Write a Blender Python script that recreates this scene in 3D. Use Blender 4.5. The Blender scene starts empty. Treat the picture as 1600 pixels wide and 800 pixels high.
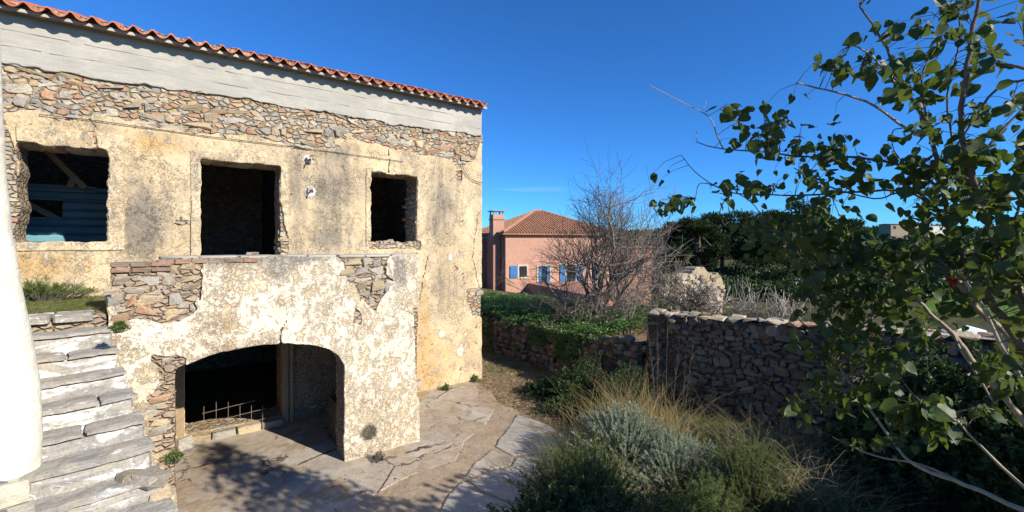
import bpy, math, random
import numpy as np
from mathutils import Vector, Matrix
random.seed(7); RS = np.random.RandomState(11)
S = bpy.context.scene; COL = S.collection
PI = math.pi; R = math.radians
# ---------------------------------------------------------------- camera
EYE = 3.66; HEAD = R(36.3); FPX = 700.0; HY = 377.0
cam = bpy.data.cameras.new('camera'); co = bpy.data.objects.new('camera', cam); COL.objects.link(co)
co.location = (0, 0, EYE); co.rotation_euler = (R(90), 0, -HEAD)
cam.sensor_width = 36; cam.lens = 36 * FPX / 1600; cam.shift_y = -(400 - HY) / 1600
cam.clip_start = 0.05; cam.clip_end = 6000
S.camera = co
# ---------------------------------------------------------------- sky and sun
SUN_EL = R(29.5); SUN_AZ = math.atan2(.358, -.934)          # azimuth clockwise from +Y
W = bpy.data.worlds.new('World'); S.world = W; W.use_nodes = True
wt = W.node_tree; bg = wt.nodes['Background']
sky = wt.nodes.new('ShaderNodeTexSky'); sky.sky_type = 'NISHITA'; sky.sun_disc = False
sky.sun_elevation = SUN_EL; sky.sun_rotation = SUN_AZ
sky.altitude = 900; sky.air_density = .85; sky.dust_density = .15; sky.ozone_density = 4.5
mx = wt.nodes.new('ShaderNodeMix'); mx.data_type = 'RGBA'; mx.blend_type = 'MULTIPLY'; mx.inputs[0].default_value = 1
wt.links.new(sky.outputs[0], mx.inputs[6]); mx.inputs[7].default_value = (.46, 1.18, 1.85, 1)
# a thin wisp of cirrus low over the pink house
tc = wt.nodes.new('ShaderNodeTexCoord'); mp = wt.nodes.new('ShaderNodeMapping'); mp.inputs['Scale'].default_value = (3, 3, 60)
nz = wt.nodes.new('ShaderNodeTexNoise'); nz.inputs['Scale'].default_value = 1.6; nz.inputs['Detail'].default_value = 4
wt.links.new(tc.outputs['Generated'], mp.inputs[0]); wt.links.new(mp.outputs[0], nz.inputs[0])
sx = wt.nodes.new('ShaderNodeSeparateXYZ'); wt.links.new(tc.outputs['Generated'], sx.inputs[0])
cr = wt.nodes.new('ShaderNodeValToRGB')
cr.color_ramp.elements[0].position = .098; cr.color_ramp.elements[0].color = (0, 0, 0, 1); cr.color_ramp.elements[1].position = .122; cr.color_ramp.elements[1].color = (0, 0, 0, 1)
ce = cr.color_ramp.elements.new(.110); ce.color = (1, 1, 1, 1)
wt.links.new(sx.outputs[2], cr.inputs[0])
r2 = wt.nodes.new('ShaderNodeValToRGB'); r2.color_ramp.elements[0].position = .46; r2.color_ramp.elements[1].position = .72
wt.links.new(nz.outputs[0], r2.inputs[0])
mm = wt.nodes.new('ShaderNodeMath'); mm.operation = 'MULTIPLY'; wt.links.new(cr.outputs[0], mm.inputs[0]); wt.links.new(r2.outputs[0], mm.inputs[1])
dt = wt.nodes.new('ShaderNodeVectorMath'); dt.operation = 'DOT_PRODUCT'; wt.links.new(tc.outputs['Generated'], dt.inputs[0]); wd = Vector((math.sin(R(36.6)), math.cos(R(36.6)), .112)).normalized(); dt.inputs[1].default_value = wd
r3 = wt.nodes.new('ShaderNodeValToRGB'); r3.color_ramp.elements[0].position = .9935; r3.color_ramp.elements[1].position = .9985; wt.links.new(dt.outputs['Value'], r3.inputs[0])
m5 = wt.nodes.new('ShaderNodeMath'); m5.operation = 'MULTIPLY'; wt.links.new(mm.outputs[0], m5.inputs[0]); wt.links.new(r3.outputs[0], m5.inputs[1])
m4 = wt.nodes.new('ShaderNodeMath'); m4.operation = 'MULTIPLY'; m4.inputs[1].default_value = .5; wt.links.new(m5.outputs[0], m4.inputs[0])
m3 = wt.nodes.new('ShaderNodeMix'); m3.data_type = 'RGBA'; wt.links.new(m4.outputs[0], m3.inputs[0])
wt.links.new(mx.outputs[2], m3.inputs[6]); m3.inputs[7].default_value = (7, 8.5, 10.5, 1)
wt.links.new(m3.outputs[2], bg.inputs[0]); bg.inputs[1].default_value = .07
sd = Vector((.358 * math.cos(SUN_EL), -.934 * math.cos(SUN_EL), math.sin(SUN_EL)))
sl = bpy.data.lights.new('sun', 'SUN'); so = bpy.data.objects.new('sun', sl); COL.objects.link(so)
so.rotation_euler = sd.to_track_quat('Z', 'Y').to_euler(); so.location = sd * 50
sl.energy = 5.0; sl.angle = R(.53); sl.color = (1, .93, .82)
S.view_settings.view_transform = 'Standard'; S.view_settings.look = 'None'; S.view_settings.exposure = .6; S.view_settings.gamma = 1
S.render.engine = 'CYCLES'; S.cycles.use_denoising = True; S.cycles.max_bounces = 6; S.cycles.diffuse_bounces = 3
S.cycles.transmission_bounces = 3; S.cycles.use_adaptive_sampling = True
# ---------------------------------------------------------------- coordinates
FW = Vector((math.sin(HEAD), math.cos(HEAD), 0)); RT = Vector((math.cos(HEAD), -math.sin(HEAD), 0))
def at(px, py, d):                       # point seen at a photograph pixel, d metres along the view axis
    p = FW * d + RT * ((px - 800) / FPX * d); p.z = EYE - (py - HY) / FPX * d
    return p
def gnd(px, py, z=0.0): return at(px, py, (EYE - z) * FPX / (py - HY))
def onY(px, py, Y):                      # (x, z) on the vertical plane y = Y
    dx = math.sin(HEAD) + (px - 800) / FPX * math.cos(HEAD); dy = math.cos(HEAD) - (px - 800) / FPX * math.sin(HEAD)
    d = Y / dy
    return dx * d, EYE - (py - HY) / FPX * d
YF, YP = 10.0, 7.54
# ---------------------------------------------------------------- numpy noise
_T = RS.rand(256, 256)
def vn(x, y, s=0):
    x = np.asarray(x, float) + s * 17.3; y = np.asarray(y, float) + s * 5.7
    xi = np.floor(x).astype(int); yi = np.floor(y).astype(int); fx = x - xi; fy = y - yi
    fx = fx * fx * (3 - 2 * fx); fy = fy * fy * (3 - 2 * fy)
    a = _T[xi & 255, yi & 255]; b = _T[(xi + 1) & 255, yi & 255]; c = _T[xi & 255, (yi + 1) & 255]; d = _T[(xi + 1) & 255, (yi + 1) & 255]
    return (a * (1 - fx) + b * fx) * (1 - fy) + (c * (1 - fx) + d * fx) * fy
def fbm(x, y, sc, s=0, o=4):             # about -1..1
    t = 0; a = 1; n = 0
    for k in range(o): t = t + a * (vn(x * sc, y * sc, s + k) * 2 - 1); n += a; a *= .55; sc = sc * 2.03
    return t / n * 1.6
# ---------------------------------------------------------------- objects
def link(o, parent=None):
    COL.objects.link(o)
    if parent is not None: o.parent = parent
    return o
def tag(o, label=None, cat=None, group=None, kind=None):
    if label: o['label'] = label
    if cat: o['category'] = cat
    if group: o['group'] = group
    if kind: o['kind'] = kind
    return o
def empty(name, loc=(0, 0, 0), rz=0, **k):
    o = bpy.data.objects.new(name, None); COL.objects.link(o); o.location = loc; o.rotation_euler = (0, 0, rz); o.empty_display_size = .1
    return tag(o, **k)
def mesh(name, v, f, mat=None, smooth=False):
    me = bpy.data.meshes.new(name)
    v = v.tolist() if isinstance(v, np.ndarray) else v
    f = f.tolist() if isinstance(f, np.ndarray) else f
    me.from_pydata(v, [], f); me.update()
    if mat is not None: me.materials.append(mat)
    if smooth: me.polygons.foreach_set('use_smooth', [True] * len(me.polygons))
    return me
def obj(name, v, f, mat=None, parent=None, smooth=False, **k):
    o = bpy.data.objects.new(name, mesh(name, v, f, mat, smooth)); link(o, parent)
    return tag(o, **k)
def inst(name, me, parent=None, loc=(0, 0, 0), rot=(0, 0, 0), sc=(1, 1, 1)):
    o = bpy.data.objects.new(name, me); link(o, parent); o.location = loc; o.rotation_euler = rot; o.scale = sc
    return o
class MB:                                # collects boxes, tubes and prisms into one mesh
    def __init__(s): s.v = []; s.f = []
    def add(s, v, f):
        n = len(s.v); s.v += [tuple(p) for p in v]; s.f += [tuple(i + n for i in q) for q in f]
    def box(s, a, b, M=None):
        v = [Vector((x, y, z)) for z in (a[2], b[2]) for y in (a[1], b[1]) for x in (a[0], b[0])]
        if M is not None: v = [M @ p for p in v]
        s.add(v, [(0, 2, 3, 1), (4, 5, 7, 6), (0, 1, 5, 4), (2, 6, 7, 3), (0, 4, 6, 2), (1, 3, 7, 5)])
    def bar(s, p, q, w, h):              # box beam from p to q
        p = Vector(p); q = Vector(q); d = (q - p).normalized(); u = d.cross(Vector((0, 0, 1)))
        u = u.normalized() if u.length > .01 else Vector((1, 0, 0)); t = u.cross(d)
        v = [c + u * a * w / 2 + t * b * h / 2 for c in (p, q) for a, b in ((-1, -1), (1, -1), (1, 1), (-1, 1))]
        s.add(v, [(3, 2, 1, 0), (4, 5, 6, 7), (0, 1, 5, 4), (1, 2, 6, 5), (2, 3, 7, 6), (3, 0, 4, 7)])
    def tube(s, pts, rad, n=5):
        pts = [Vector(p) for p in pts]
        if not hasattr(rad, '__len__'): rad = [rad] * len(pts)
        b = len(s.v); up = None
        for i, p in enumerate(pts):
            d = (pts[min(i + 1, len(pts) - 1)] - pts[max(i - 1, 0)])
            d = d.normalized() if d.length > 1e-9 else Vector((0, 0, 1))
            if up is None: up = d.cross(Vector((.31, .77, .2))).normalized()
            up = (up - d * up.dot(d)); up = up.normalized() if up.length > 1e-4 else d.orthogonal().normalized()
            w = d.cross(up)
            for k in range(n):
                a = 2 * PI * k / n; s.v.append(tuple(p + (up * math.cos(a) + w * math.sin(a)) * rad[i]))
        for i in range(len(pts) - 1):
            for k in range(n):
                s.f.append((b + i * n + k, b + i * n + (k + 1) % n, b + (i + 1) * n + (k + 1) % n, b + (i + 1) * n + k))
        s.f.append(tuple(b + k for k in range(n))[::-1]); m = b + (len(pts) - 1) * n; s.f.append(tuple(m + k for k in range(n)))
    def build(s, name, mat=None, parent=None, smooth=False, **k): return obj(name, s.v, s.f, mat, parent, smooth, **k)
# ---------------------------------------------------------------- materials
class NT:
    def __init__(s, name, rough=.9, spec=.2):
        s.m = bpy.data.materials.new(name); s.m.use_nodes = True; s.t = s.m.node_tree; s.b = s.t.nodes['Principled BSDF']
        s.b.inputs['Roughness'].default_value = rough; s.b.inputs['Specular IOR Level'].default_value = spec; s._p = None; s._o = None
    def n(s, t): return s.t.nodes.new(t)
    def l(s, a, i):
        if a is None: return
        if isinstance(a, (int, float)): i.default_value = a
        elif isinstance(a, tuple): i.default_value = a if len(a) == 4 or len(i.default_value) == 3 else a + (1,)
        else: s.t.links.new(a, i)
    def pos(s):
        if s._p is None: s._p = s.n('ShaderNodeNewGeometry').outputs['Position']
        return s._p
    def ob(s):
        if s._o is None: s._o = s.n('ShaderNodeTexCoord').outputs['Object']
        return s._o
    def rnd(s): return s.n('ShaderNodeObjectInfo').outputs['Random']
    def vec(s, v=None, scale=(1, 1, 1), loc=(0, 0, 0), rot=(0, 0, 0)):
        m = s.n('ShaderNodeMapping'); m.inputs['Scale'].default_value = scale; m.inputs['Rotation'].default_value = rot
        if isinstance(loc, tuple): m.inputs['Location'].default_value = loc
        else: s.t.links.new(loc, m.inputs['Location'])
        s.l(v or s.pos(), m.inputs[0]); return m.outputs[0]
    def noise(s, sc, det=5, ro=.6, v=None, dist=0):
        k = s.n('ShaderNodeTexNoise'); k.inputs['Scale'].default_value = sc; k.inputs['Detail'].default_value = det
        k.inputs['Roughness'].default_value = ro; k.inputs['Distortion'].default_value = dist; s.l(v or s.pos(), k.inputs['Vector']); return k.outputs['Fac']
    def voro(s, sc, v=None, feat='F1', out='Distance', rnd=1):
        k = s.n('ShaderNodeTexVoronoi'); k.feature = feat; k.inputs['Scale'].default_value = sc; k.inputs['Randomness'].default_value = rnd
        s.l(v or s.pos(), k.inputs['Vector']); return k.outputs[out]
    def ramp(s, f, *st, mode='LINEAR'):
        k = s.n('ShaderNodeValToRGB'); e = k.color_ramp.elements; k.color_ramp.interpolation = mode
        while len(e) < len(st): e.new(.5)
        for q, (p, c) in zip(e, st):
            q.position = p
            q.color = (c, c, c, 1) if isinstance(c, (int, float)) else tuple(c) + (1,)
        for q, (p, c) in zip(e, st): q.position = p; q.color = (c, c, c, 1) if isinstance(c, (int, float)) else tuple(c) + (1,)
        s.l(f, k.inputs[0]); return k.outputs[0]
    def mix(s, f, a, b, mode='MIX'):
        k = s.n('ShaderNodeMix'); k.data_type = 'RGBA'; k.blend_type = mode
        s.l(f, k.inputs[0]); s.l(a, k.inputs[6]); s.l(b, k.inputs[7]); return k.outputs[2]
    def ma(s, op, a, b=None, c=None, clamp=False):
        k = s.n('ShaderNodeMath'); k.operation = op; k.use_clamp = clamp; s.l(a, k.inputs[0])
        if b is not None: s.l(b, k.inputs[1])
        if c is not None: s.l(c, k.inputs[2])
        return k.outputs[0]
    def attr(s, name='mask'):
        k = s.n('ShaderNodeAttribute'); k.attribute_name = name; q = s.n('ShaderNodeSeparateColor'); s.l(k.outputs['Color'], q.inputs[0])
        return q.outputs[0], q.outputs[1], q.outputs[2], k.outputs['Alpha']
    def bump(s, h, st=.5, dist=.02, prev=None):
        k = s.n('ShaderNodeBump'); k.inputs['Strength'].default_value = st; k.inputs['Distance'].default_value = dist
        s.l(h, k.inputs['Height'])
        if prev is not None: s.l(prev, k.inputs['Normal'])
        return k.outputs[0]
    def done(s, col, bump=None, rough=None):
        s.l(col, s.b.inputs['Base Color'])
        if bump is not None: s.l(bump, s.b.inputs['Normal'])
        if rough is not None: s.l(rough, s.b.inputs['Roughness'])
        return s.m
    def leafy(s, amt=.35, col=None):      # adds light passing through thin leaves
        tr = s.n('ShaderNodeBsdfTranslucent'); s.l(col, tr.inputs[0]); mxs = s.n('ShaderNodeMixShader'); mxs.inputs[0].default_value = amt
        s.t.links.new(s.b.outputs[0], mxs.inputs[1]); s.t.links.new(tr.outputs[0], mxs.inputs[2])
        s.t.links.new(mxs.outputs[0], s.t.nodes['Material Output'].inputs[0]); return s.m
def simple(name, c, c2=None, sc=8, rough=.9, bump=.3, spec=.2, object_space=False, dist=.01):
    t = NT(name, rough, spec); v = t.ob() if object_space else t.pos()
    c2 = c2 or tuple(x * .65 for x in c)
    n = t.noise(sc, 6, .65, v); n2 = t.noise(sc * 7, 3, .6, v)
    col = t.mix(t.ramp(n, (.3, 0), (.7, 1)), c, c2); col = t.mix(t.ramp(n2, (.35, .0), (.8, .5)), col, tuple(x * .7 for x in c2))
    return t.done(col, t.bump(n2, bump, dist))
def plaster_mat(name, cream, cream2, pit=.5, white=(.80, .74, .62), grey=(.21, .185, .15), ochre=(.62, .36, .11), lime=0.0, under=(.47, .35, .21), base_st=.0, limsc=3.1):
    t = NT(name, .95, .1); st, oc, wh, dk = t.attr()
    big = t.noise(.8, 6, .62, dist=.4); mid = t.noise(4.2, 8, .72, dist=.7); fine = t.noise(34, 5, .75); grit = t.noise(120, 3, .7)
    patch_ = t.noise(1.9, 9, .74, t.vec(loc=(5, 2, 9)), .9); lim = t.noise(limsc, 12, .8, t.vec(loc=(1, 7, 3), scale=(1, 1, .75)), .25)
    streak = t.noise(2.6, 6, .72, t.vec(scale=(1.7, 1, .22)), .3)
    col = t.mix(t.ramp(big, (.38, 0), (.6, 1)), cream, cream2)
    col = t.mix(t.ramp(t.ma('ADD', oc, t.ma('MULTIPLY', t.ma('SUBTRACT', mid, .5), 1.5)), (.25, 0), (.7, .9)), col, ochre)
    col = t.mix(t.ramp(patch_, (.5, 0), (.60, .75)), col, under)                  # top coat gone, earthy render beneath
    lm = t.ma('ADD', t.ma('ADD', lim, lime), t.ma('MULTIPLY', wh, .25))
    lf_ = t.ramp(lm, (.52, 0), (.57, 1)); col = t.mix(t.ma('MULTIPLY', lf_, .65), col, white)
    flake = t.ramp(t.noise(12, 7, .78, dist=1.2), (.47, 0), (.53, 1)); fam = t.ramp(t.noise(1.3, 4, .6, t.vec(loc=(9, 9, 2))), (.42, 0), (.62, .6))
    col = t.mix(t.ma('MULTIPLY', flake, fam), col, under)
    gm = t.ma('ADD', t.ma('ADD', t.ma('MULTIPLY', st, 1.55), base_st), t.ma('ADD', t.ma('MULTIPLY', t.ma('SUBTRACT', streak, .5), 1.9), t.ma('MULTIPLY', t.ma('SUBTRACT', mid, .5), 1.0)))
    gm = t.ma('ADD', gm, t.ma('MULTIPLY', t.ma('SUBTRACT', fine, .5), 1.2)); col = t.mix(t.ramp(gm, (.22, 0), (.95, .9)), col, grey)
    col = t.mix(t.ramp(t.ma('ADD', wh, t.ma('MULTIPLY', t.ma('SUBTRACT', mid, .5), .5)), (.75, 0), (.85, .9)), col, (.82, .79, .70))
    pm = t.noise(17, 6, .78, dist=1.8); pa = t.noise(1.7, 5, .65, t.vec(loc=(3, 3, 3)))
    pits = t.ma('MULTIPLY', t.ramp(pm, (.54, 0), (.60, .8)), t.ramp(pa, (.44, .05), (.58, 1)))
    col = t.mix(t.ma('MULTIPLY', pits, pit), col, (.27, .18, .10))
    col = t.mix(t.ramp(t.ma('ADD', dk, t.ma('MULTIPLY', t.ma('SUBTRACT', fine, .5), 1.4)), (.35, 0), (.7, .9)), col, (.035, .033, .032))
    col = t.mix(t.ramp(grit, (.3, .3), (.6, 0)), col, tuple(x * .5 for x in cream))
    h = t.ma('ADD', t.ma('MULTIPLY', mid, .9), t.ma('ADD', t.ma('MULTIPLY', fine, .35), t.ma('MULTIPLY', lf_, .45)))
    h = t.ma('SUBTRACT', t.ma('SUBTRACT', h, t.ma('MULTIPLY', pits, .6)), t.ma('MULTIPLY', t.ma('MULTIPLY', flake, fam), .3))
    return t.done(col, t.bump(h, .9, .028))
M = {}
M['plaster'] = plaster_mat('ochre_plaster', (.69, .545, .34), (.62, .47, .27), .35, lime=-.045, base_st=.02, limsc=5.5, under=(.52, .41, .27), ochre=(.60, .38, .15))
M['porch_plaster'] = plaster_mat('flaking_limewash', (.76, .63, .43), (.71, .56, .36), .5, grey=(.34, .31, .26), ochre=(.45, .31, .17), lime=.06, under=(.62, .48, .31), limsc=6.5, white=(.82, .745, .60), base_st=-.03)
M['surround'] = plaster_mat('surround_plaster', (.72, .59, .39), (.66, .52, .32), .3, ochre=(.6, .40, .17), lime=-.02, base_st=-.08, limsc=6)
t = NT('board_marked_concrete', .9, .15)
n1 = t.noise(1.5, 6, .7, t.vec(scale=(.5, 1, 3.2))); n2 = t.noise(40, 4, .7); n3 = t.noise(6, 5, .7, t.vec(scale=(.25, 1, 5)))
c = t.mix(t.ramp(n1, (.3, 0), (.7, 1)), (.43, .405, .345), (.33, .315, .275)); c = t.mix(t.ramp(n3, (.45, 0), (.72, .6)), c, (.30, .28, .245)); c = t.mix(t.ramp(t.noise(.9, 6, .7, t.vec(loc=(2, 2, 2), scale=(1, 1, 2))), (.5, 0), (.62, .6)), c, (.50, .47, .40)); c = t.mix(t.ramp(n2, (.3, .35), (.55, 0)), c, (.28, .25, .2))
M['concrete'] = t.done(c, t.bump(t.ma('ADD', n3, t.ma('MULTIPLY', n2, .3)), .5, .015))
def stone_mat(name, cols, dark=.55, gain=1.0):
    t = NT(name, .93, .15); r = t.rnd(); n = len(cols)
    base = t.ramp(r, *[((i + .0) / n, c) for i, c in enumerate(cols)], mode='CONSTANT')
    cb = t.n('ShaderNodeCombineXYZ'); k = t.ma('MULTIPLY', r, 91.0); t.l(k, cb.inputs[0]); t.l(k, cb.inputs[2])
    v = t.vec(t.ob(), (1, 1, 1), cb.outputs[0])
    a = t.noise(1.6, 6, .7, v, .5); b = t.noise(9, 5, .7, v)
    r2 = t.ma('FRACT', t.ma('MULTIPLY', r, 37.7))
    col = t.mix(t.ramp(a, (.35, 0), (.7, .75)), base, (.46, .39, .29)); col = t.mix(t.ramp(b, (.35, dark), (.55, 0)), col, (.17, .13, .09))
    col = t.mix(1.0, col, t.ramp(r2, (0, .7 * gain), (1, 1.15 * gain)), 'MULTIPLY')
    return t.done(col, t.bump(t.ma('ADD', a, t.ma('MULTIPLY', b, .5)), .7, .06))
M['stone'] = stone_mat('rubble_stone', [(.44, .42, .37), (.56, .43, .26), (.40, .385, .34), (.50, .27, .14), (.62, .56, .44), (.48, .40, .29), (.50, .46, .38), (.64, .49, .28)])
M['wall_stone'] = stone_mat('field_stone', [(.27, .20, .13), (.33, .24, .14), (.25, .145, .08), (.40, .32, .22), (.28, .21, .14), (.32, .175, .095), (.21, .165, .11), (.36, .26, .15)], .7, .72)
M['brick'] = stone_mat('old_brick', [(.42, .22, .14), (.36, .2, .13), (.46, .27, .18), (.33, .22, .16)])
def rubble_mat(name, mortar, stones, sc=7.0):
    t = NT(name, .95, .1); v = t.vec(scale=(1, 1, 1.7)); w = t.noise(3, 3, .5)
    cb = t.n('ShaderNodeVectorMath'); cb.operation = 'MULTIPLY_ADD'; t.l(t.noise(5, 3, .6), cb.inputs[0]); cb.inputs[1].default_value = (.12, .12, .12); t.l(v, cb.inputs[2])
    e = t.voro(sc, cb.outputs[0], 'DISTANCE_TO_EDGE'); c = t.voro(sc, cb.outputs[0], 'F1', 'Color')
    q = t.n('ShaderNodeSeparateColor'); t.l(c, q.inputs[0])
    sc_ = t.ramp(q.outputs[0], *[(i / len(stones), s_) for i, s_ in enumerate(stones)], mode='CONSTANT')
    f = t.noise(30, 5, .7); m = t.ramp(e, (.03, 0), (.09, 1))
    col = t.mix(m, mortar, sc_); col = t.mix(t.ramp(f, (.3, .6), (.6, 0)), col, tuple(x * .4 for x in mortar))
    h = t.ma('ADD', t.ramp(e, (0, 0), (.18, 1)), t.ma('MULTIPLY', f, .3))
    return t.done(col, t.bump(h, .9, .05))
M['core'] = rubble_mat('mortared_rubble', (.40, .30, .19), [(.42, .36, .27), (.50, .37, .22), (.36, .33, .28), (.42, .25, .15), (.52, .44, .32)])
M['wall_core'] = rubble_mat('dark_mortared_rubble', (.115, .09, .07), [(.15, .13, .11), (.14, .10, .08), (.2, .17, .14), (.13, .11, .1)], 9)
M['mortar'] = rubble_mat('earthy_rubble', (.38, .29, .20), [(.42, .33, .24), (.46, .36, .25), (.36, .28, .21), (.44, .32, .22)], 8)
M['pale_mortar'] = simple('earth_mortar', (.44, .32, .21), (.33, .235, .15), 9, bump=.9, dist=.04)
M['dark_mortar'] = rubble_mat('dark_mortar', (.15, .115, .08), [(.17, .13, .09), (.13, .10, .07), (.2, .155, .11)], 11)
# roof tile
t = NT('clay_tile', .75, .25); r = t.rnd(); a = t.noise(9, 5, .7); 
c = t.mix(r, (.50, .155, .065), (.40, .11, .045)); c = t.mix(t.ramp(a, (.45, 0), (.75, .55)), c, (.55, .27, .15)); c = t.mix(t.ramp(t.noise(45, 4, .7), (.3, .4), (.5, 0)), c, (.2, .07, .04))
M['tile'] = t.done(c, t.bump(a, .3, .01))
M['cream_lime'] = simple('cream_lime_mortar', (.58, .52, .38), (.40, .37, .31), 5, bump=.7, dist=.02)
M['whitewash'] = simple('thick_whitewash', (.78, .74, .62), (.66, .60, .46), 1.6, bump=.8, dist=.02)
# slate steps with worn whitewash
def slate(name, amt):
    t = NT(name, .9, .2); v = t.vec(scale=(1, 1, 1)); lay = t.noise(5, 6, .7, t.vec(scale=(.35, 1, 2.5), rot=(0, 0, R(-15))), .8); a = t.noise(3.2, 6, .68, v, .5); f = t.noise(40, 4, .7)
    col = t.mix(t.ramp(lay, (.35, 0), (.65, 1)), (.25, .235, .21), (.38, .35, .30)); col = t.mix(t.ramp(a, (.48, 0), (.62, .6)), col, (.43, .375, .28))
    w = t.ramp(t.ma('ADD', t.noise(2.1, 7, .72, t.vec(scale=(1, 1, 2.2), loc=(3, 1, 5)), .7), amt), (.52, 0), (.60, .92))
    col = t.mix(w, col, (.78, .76, .70)); col = t.mix(t.ramp(f, (.3, .6), (.52, 0)), col, (.12, .11, .09))
    return t.done(col, t.bump(t.ma('ADD', lay, t.ma('ADD', t.ma('MULTIPLY', f, .35), t.ma('MULTIPLY', w, .3))), .8, .02))
M['flag'] = simple('dark_flagstone', (.20, .20, .18), (.13, .135, .125), 3, bump=.5, dist=.01); M['slate'] = slate('slate_tread', -.085); M['riser'] = slate('limewashed_riser', .022)
# paths
t = NT('path_concrete', .92, .15); a = t.noise(.9, 6, .65, dist=.6); b = t.noise(7, 6, .7); f = t.noise(50, 4, .7)
c = t.mix(t.ramp(a, (.4, 0), (.62, 1)), (.45, .40, .33), (.38, .30, .215)); c = t.mix(t.ramp(b, (.42, 0), (.66, .75)), c, (.29, .245, .185)); c = t.mix(t.ramp(f, (.3, .5), (.5, 0)), c, (.17, .13, .09))
c = t.mix(t.ramp(t.noise(2.3, 5, .7, t.vec(loc=(7, 3, 0))), (.55, 0), (.66, .5)), c, (.5, .45, .37))
ck = t.n('ShaderNodeVectorMath'); ck.operation = 'MULTIPLY_ADD'; t.l(t.noise(2.5, 5, .65), ck.inputs[0]); ck.inputs[1].default_value = (.5, .5, .5); t.l(t.pos(), ck.inputs[2])
crk = t.ramp(t.voro(.75, ck.outputs[0], 'DISTANCE_TO_EDGE'), (.006, 1), (.016, 0)); c = t.mix(t.ma('MULTIPLY', crk, t.ramp(t.noise(1.1, 3, .5), (.45, 0), (.55, 1))), c, (.06, .045, .03))
M['path'] = t.done(c, t.bump(t.ma('ADD', b, t.ma('MULTIPLY', f, .4)), .6, .015))
M['pale_path'] = simple('pale_path_concrete', (.47, .43, .37), (.36, .32, .26), 2.4, bump=.5, dist=.01)
M['trodden'] = simple('trodden_earth', (.40, .32, .225), (.30, .225, .15), 1.6, bump=.9, dist=.02)
t = NT('soil', .97, .05); a = t.noise(.35, 5, .6); b = t.noise(3, 7, .7); f = t.noise(28, 6, .8)
c = t.mix(t.ramp(b, (.3, 0), (.7, 1)), (.22, .155, .09), (.31, .23, .135)); c = t.mix(t.ramp(a, (.45, 0), (.6, .8)), c, (.11, .12, .05)); ln = t.n('ShaderNodeVectorMath'); ln.operation = 'LENGTH'; t.l(t.pos(), ln.inputs[0]); c = t.mix(t.ramp(t.ma('DIVIDE', ln.outputs['Value'], 100.0), (.12, 0), (.4, .85)), c, (.06, .075, .03)); c = t.mix(t.ramp(f, (.3, .7), (.6, 0)), c, (.07, .05, .03))
M['soil'] = t.done(c, t.bump(t.ma('ADD', b, f), .9, .04))
M['terrain'] = M['soil']
def leaf_mat(name, c1, c2, tr=.3, rough=.55, spec=.4, sc=3.0, trc=None):
    t = NT(name, rough, spec); n = t.noise(sc, 4, .6); n2 = t.noise(sc * 9, 2, .5)
    col = t.mix(t.ramp(n, (.3, 0), (.7, 1)), c1, c2); col = t.mix(t.ramp(n2, (.4, 0), (.65, .6)), col, tuple((a + b) / 2 * .55 for a, b in zip(c1, c2)))
    t.done(col); tc_ = trc or tuple(min(1, x * 1.8) for x in c2)
    return t.leafy(tr, tc_)
M['leaf'] = leaf_mat('broad_leaf', (.028, .055, .014), (.085, .12, .03), .26, .5, .32, 4, (.17, .24, .03))
M['ivy'] = leaf_mat('ground_cover_leaf', (.065, .14, .03), (.12, .22, .05), .25, .5)
M['silver'] = leaf_mat('silver_leaf', (.25, .29, .20), (.37, .41, .30), .25, .8, .1)
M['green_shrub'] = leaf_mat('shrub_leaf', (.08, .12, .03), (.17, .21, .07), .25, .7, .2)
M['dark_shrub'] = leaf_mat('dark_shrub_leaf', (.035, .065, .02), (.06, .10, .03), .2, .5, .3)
M['grass'] = leaf_mat('green_grass', (.10, .14, .03), (.17, .19, .06), .3, .7, .15)
M['straw'] = leaf_mat('dry_grass', (.30, .25, .15), (.42, .36, .22), .3, .8, .1)
M['gold_grass'] = leaf_mat('golden_grass', (.30, .21, .09), (.42, .33, .17), .35, .8, .1)
M['litter'] = leaf_mat('straw_litter', (.30, .22, .13), (.42, .33, .21), .1, .9, .1, 2)
M['pine'] = leaf_mat('pine_needles', (.018, .034, .012), (.045, .07, .022), .12, .7, .1, .5)
M['olive'] = leaf_mat('olive_foliage', (.07, .09, .05), (.12, .14, .08), .15, .7, .1, .6)
M['bark'] = simple('grey_brown_bark', (.23, .18, .13), (.13, .10, .075), 20, bump=.6)
M['pale_bark'] = simple('pale_bark', (.48, .40, .28), (.30, .24, .17), 22, bump=.5)
M['twig'] = simple('bare_twig', (.24, .205, .165), (.15, .125, .10), 5, bump=0)
M['pale_twig'] = simple('bleached_twig', (.50, .44, .36), (.36, .30, .25), 5, bump=0)
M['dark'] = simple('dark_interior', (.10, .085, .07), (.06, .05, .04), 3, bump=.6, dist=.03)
M['timber'] = simple('raw_timber', (.62, .50, .38), (.5, .4, .3), 8, bump=.3)
M['old_timber'] = simple('weathered_timber', (.42, .31, .19), (.28, .2, .12), 14, bump=.5)
M['steel'] = simple('rusty_wire', (.34, .27, .22), (.2, .12, .08), 30, .6, .2, .5)
t = NT('teal_sheet', .45, .5); M['sheet'] = t.done(t.mix(t.ramp(t.noise(2, 4, .6), (.4, 0), (.7, 1)), (.12, .28, .34), (.18, .36, .42)))
M['sheet_trim'] = simple('pale_trim', (.45, .5, .5), (.3, .34, .35), 5, .5, .1, .4)
M['cable'] = simple('black_cable', (.03, .03, .03), (.02, .02, .02), 5, .6, 0)
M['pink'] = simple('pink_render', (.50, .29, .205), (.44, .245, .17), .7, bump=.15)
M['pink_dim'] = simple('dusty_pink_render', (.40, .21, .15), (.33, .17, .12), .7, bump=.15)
M['cream_trim'] = simple('cream_trim', (.62, .5, .36), (.55, .43, .3), 2, bump=.1)
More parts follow.
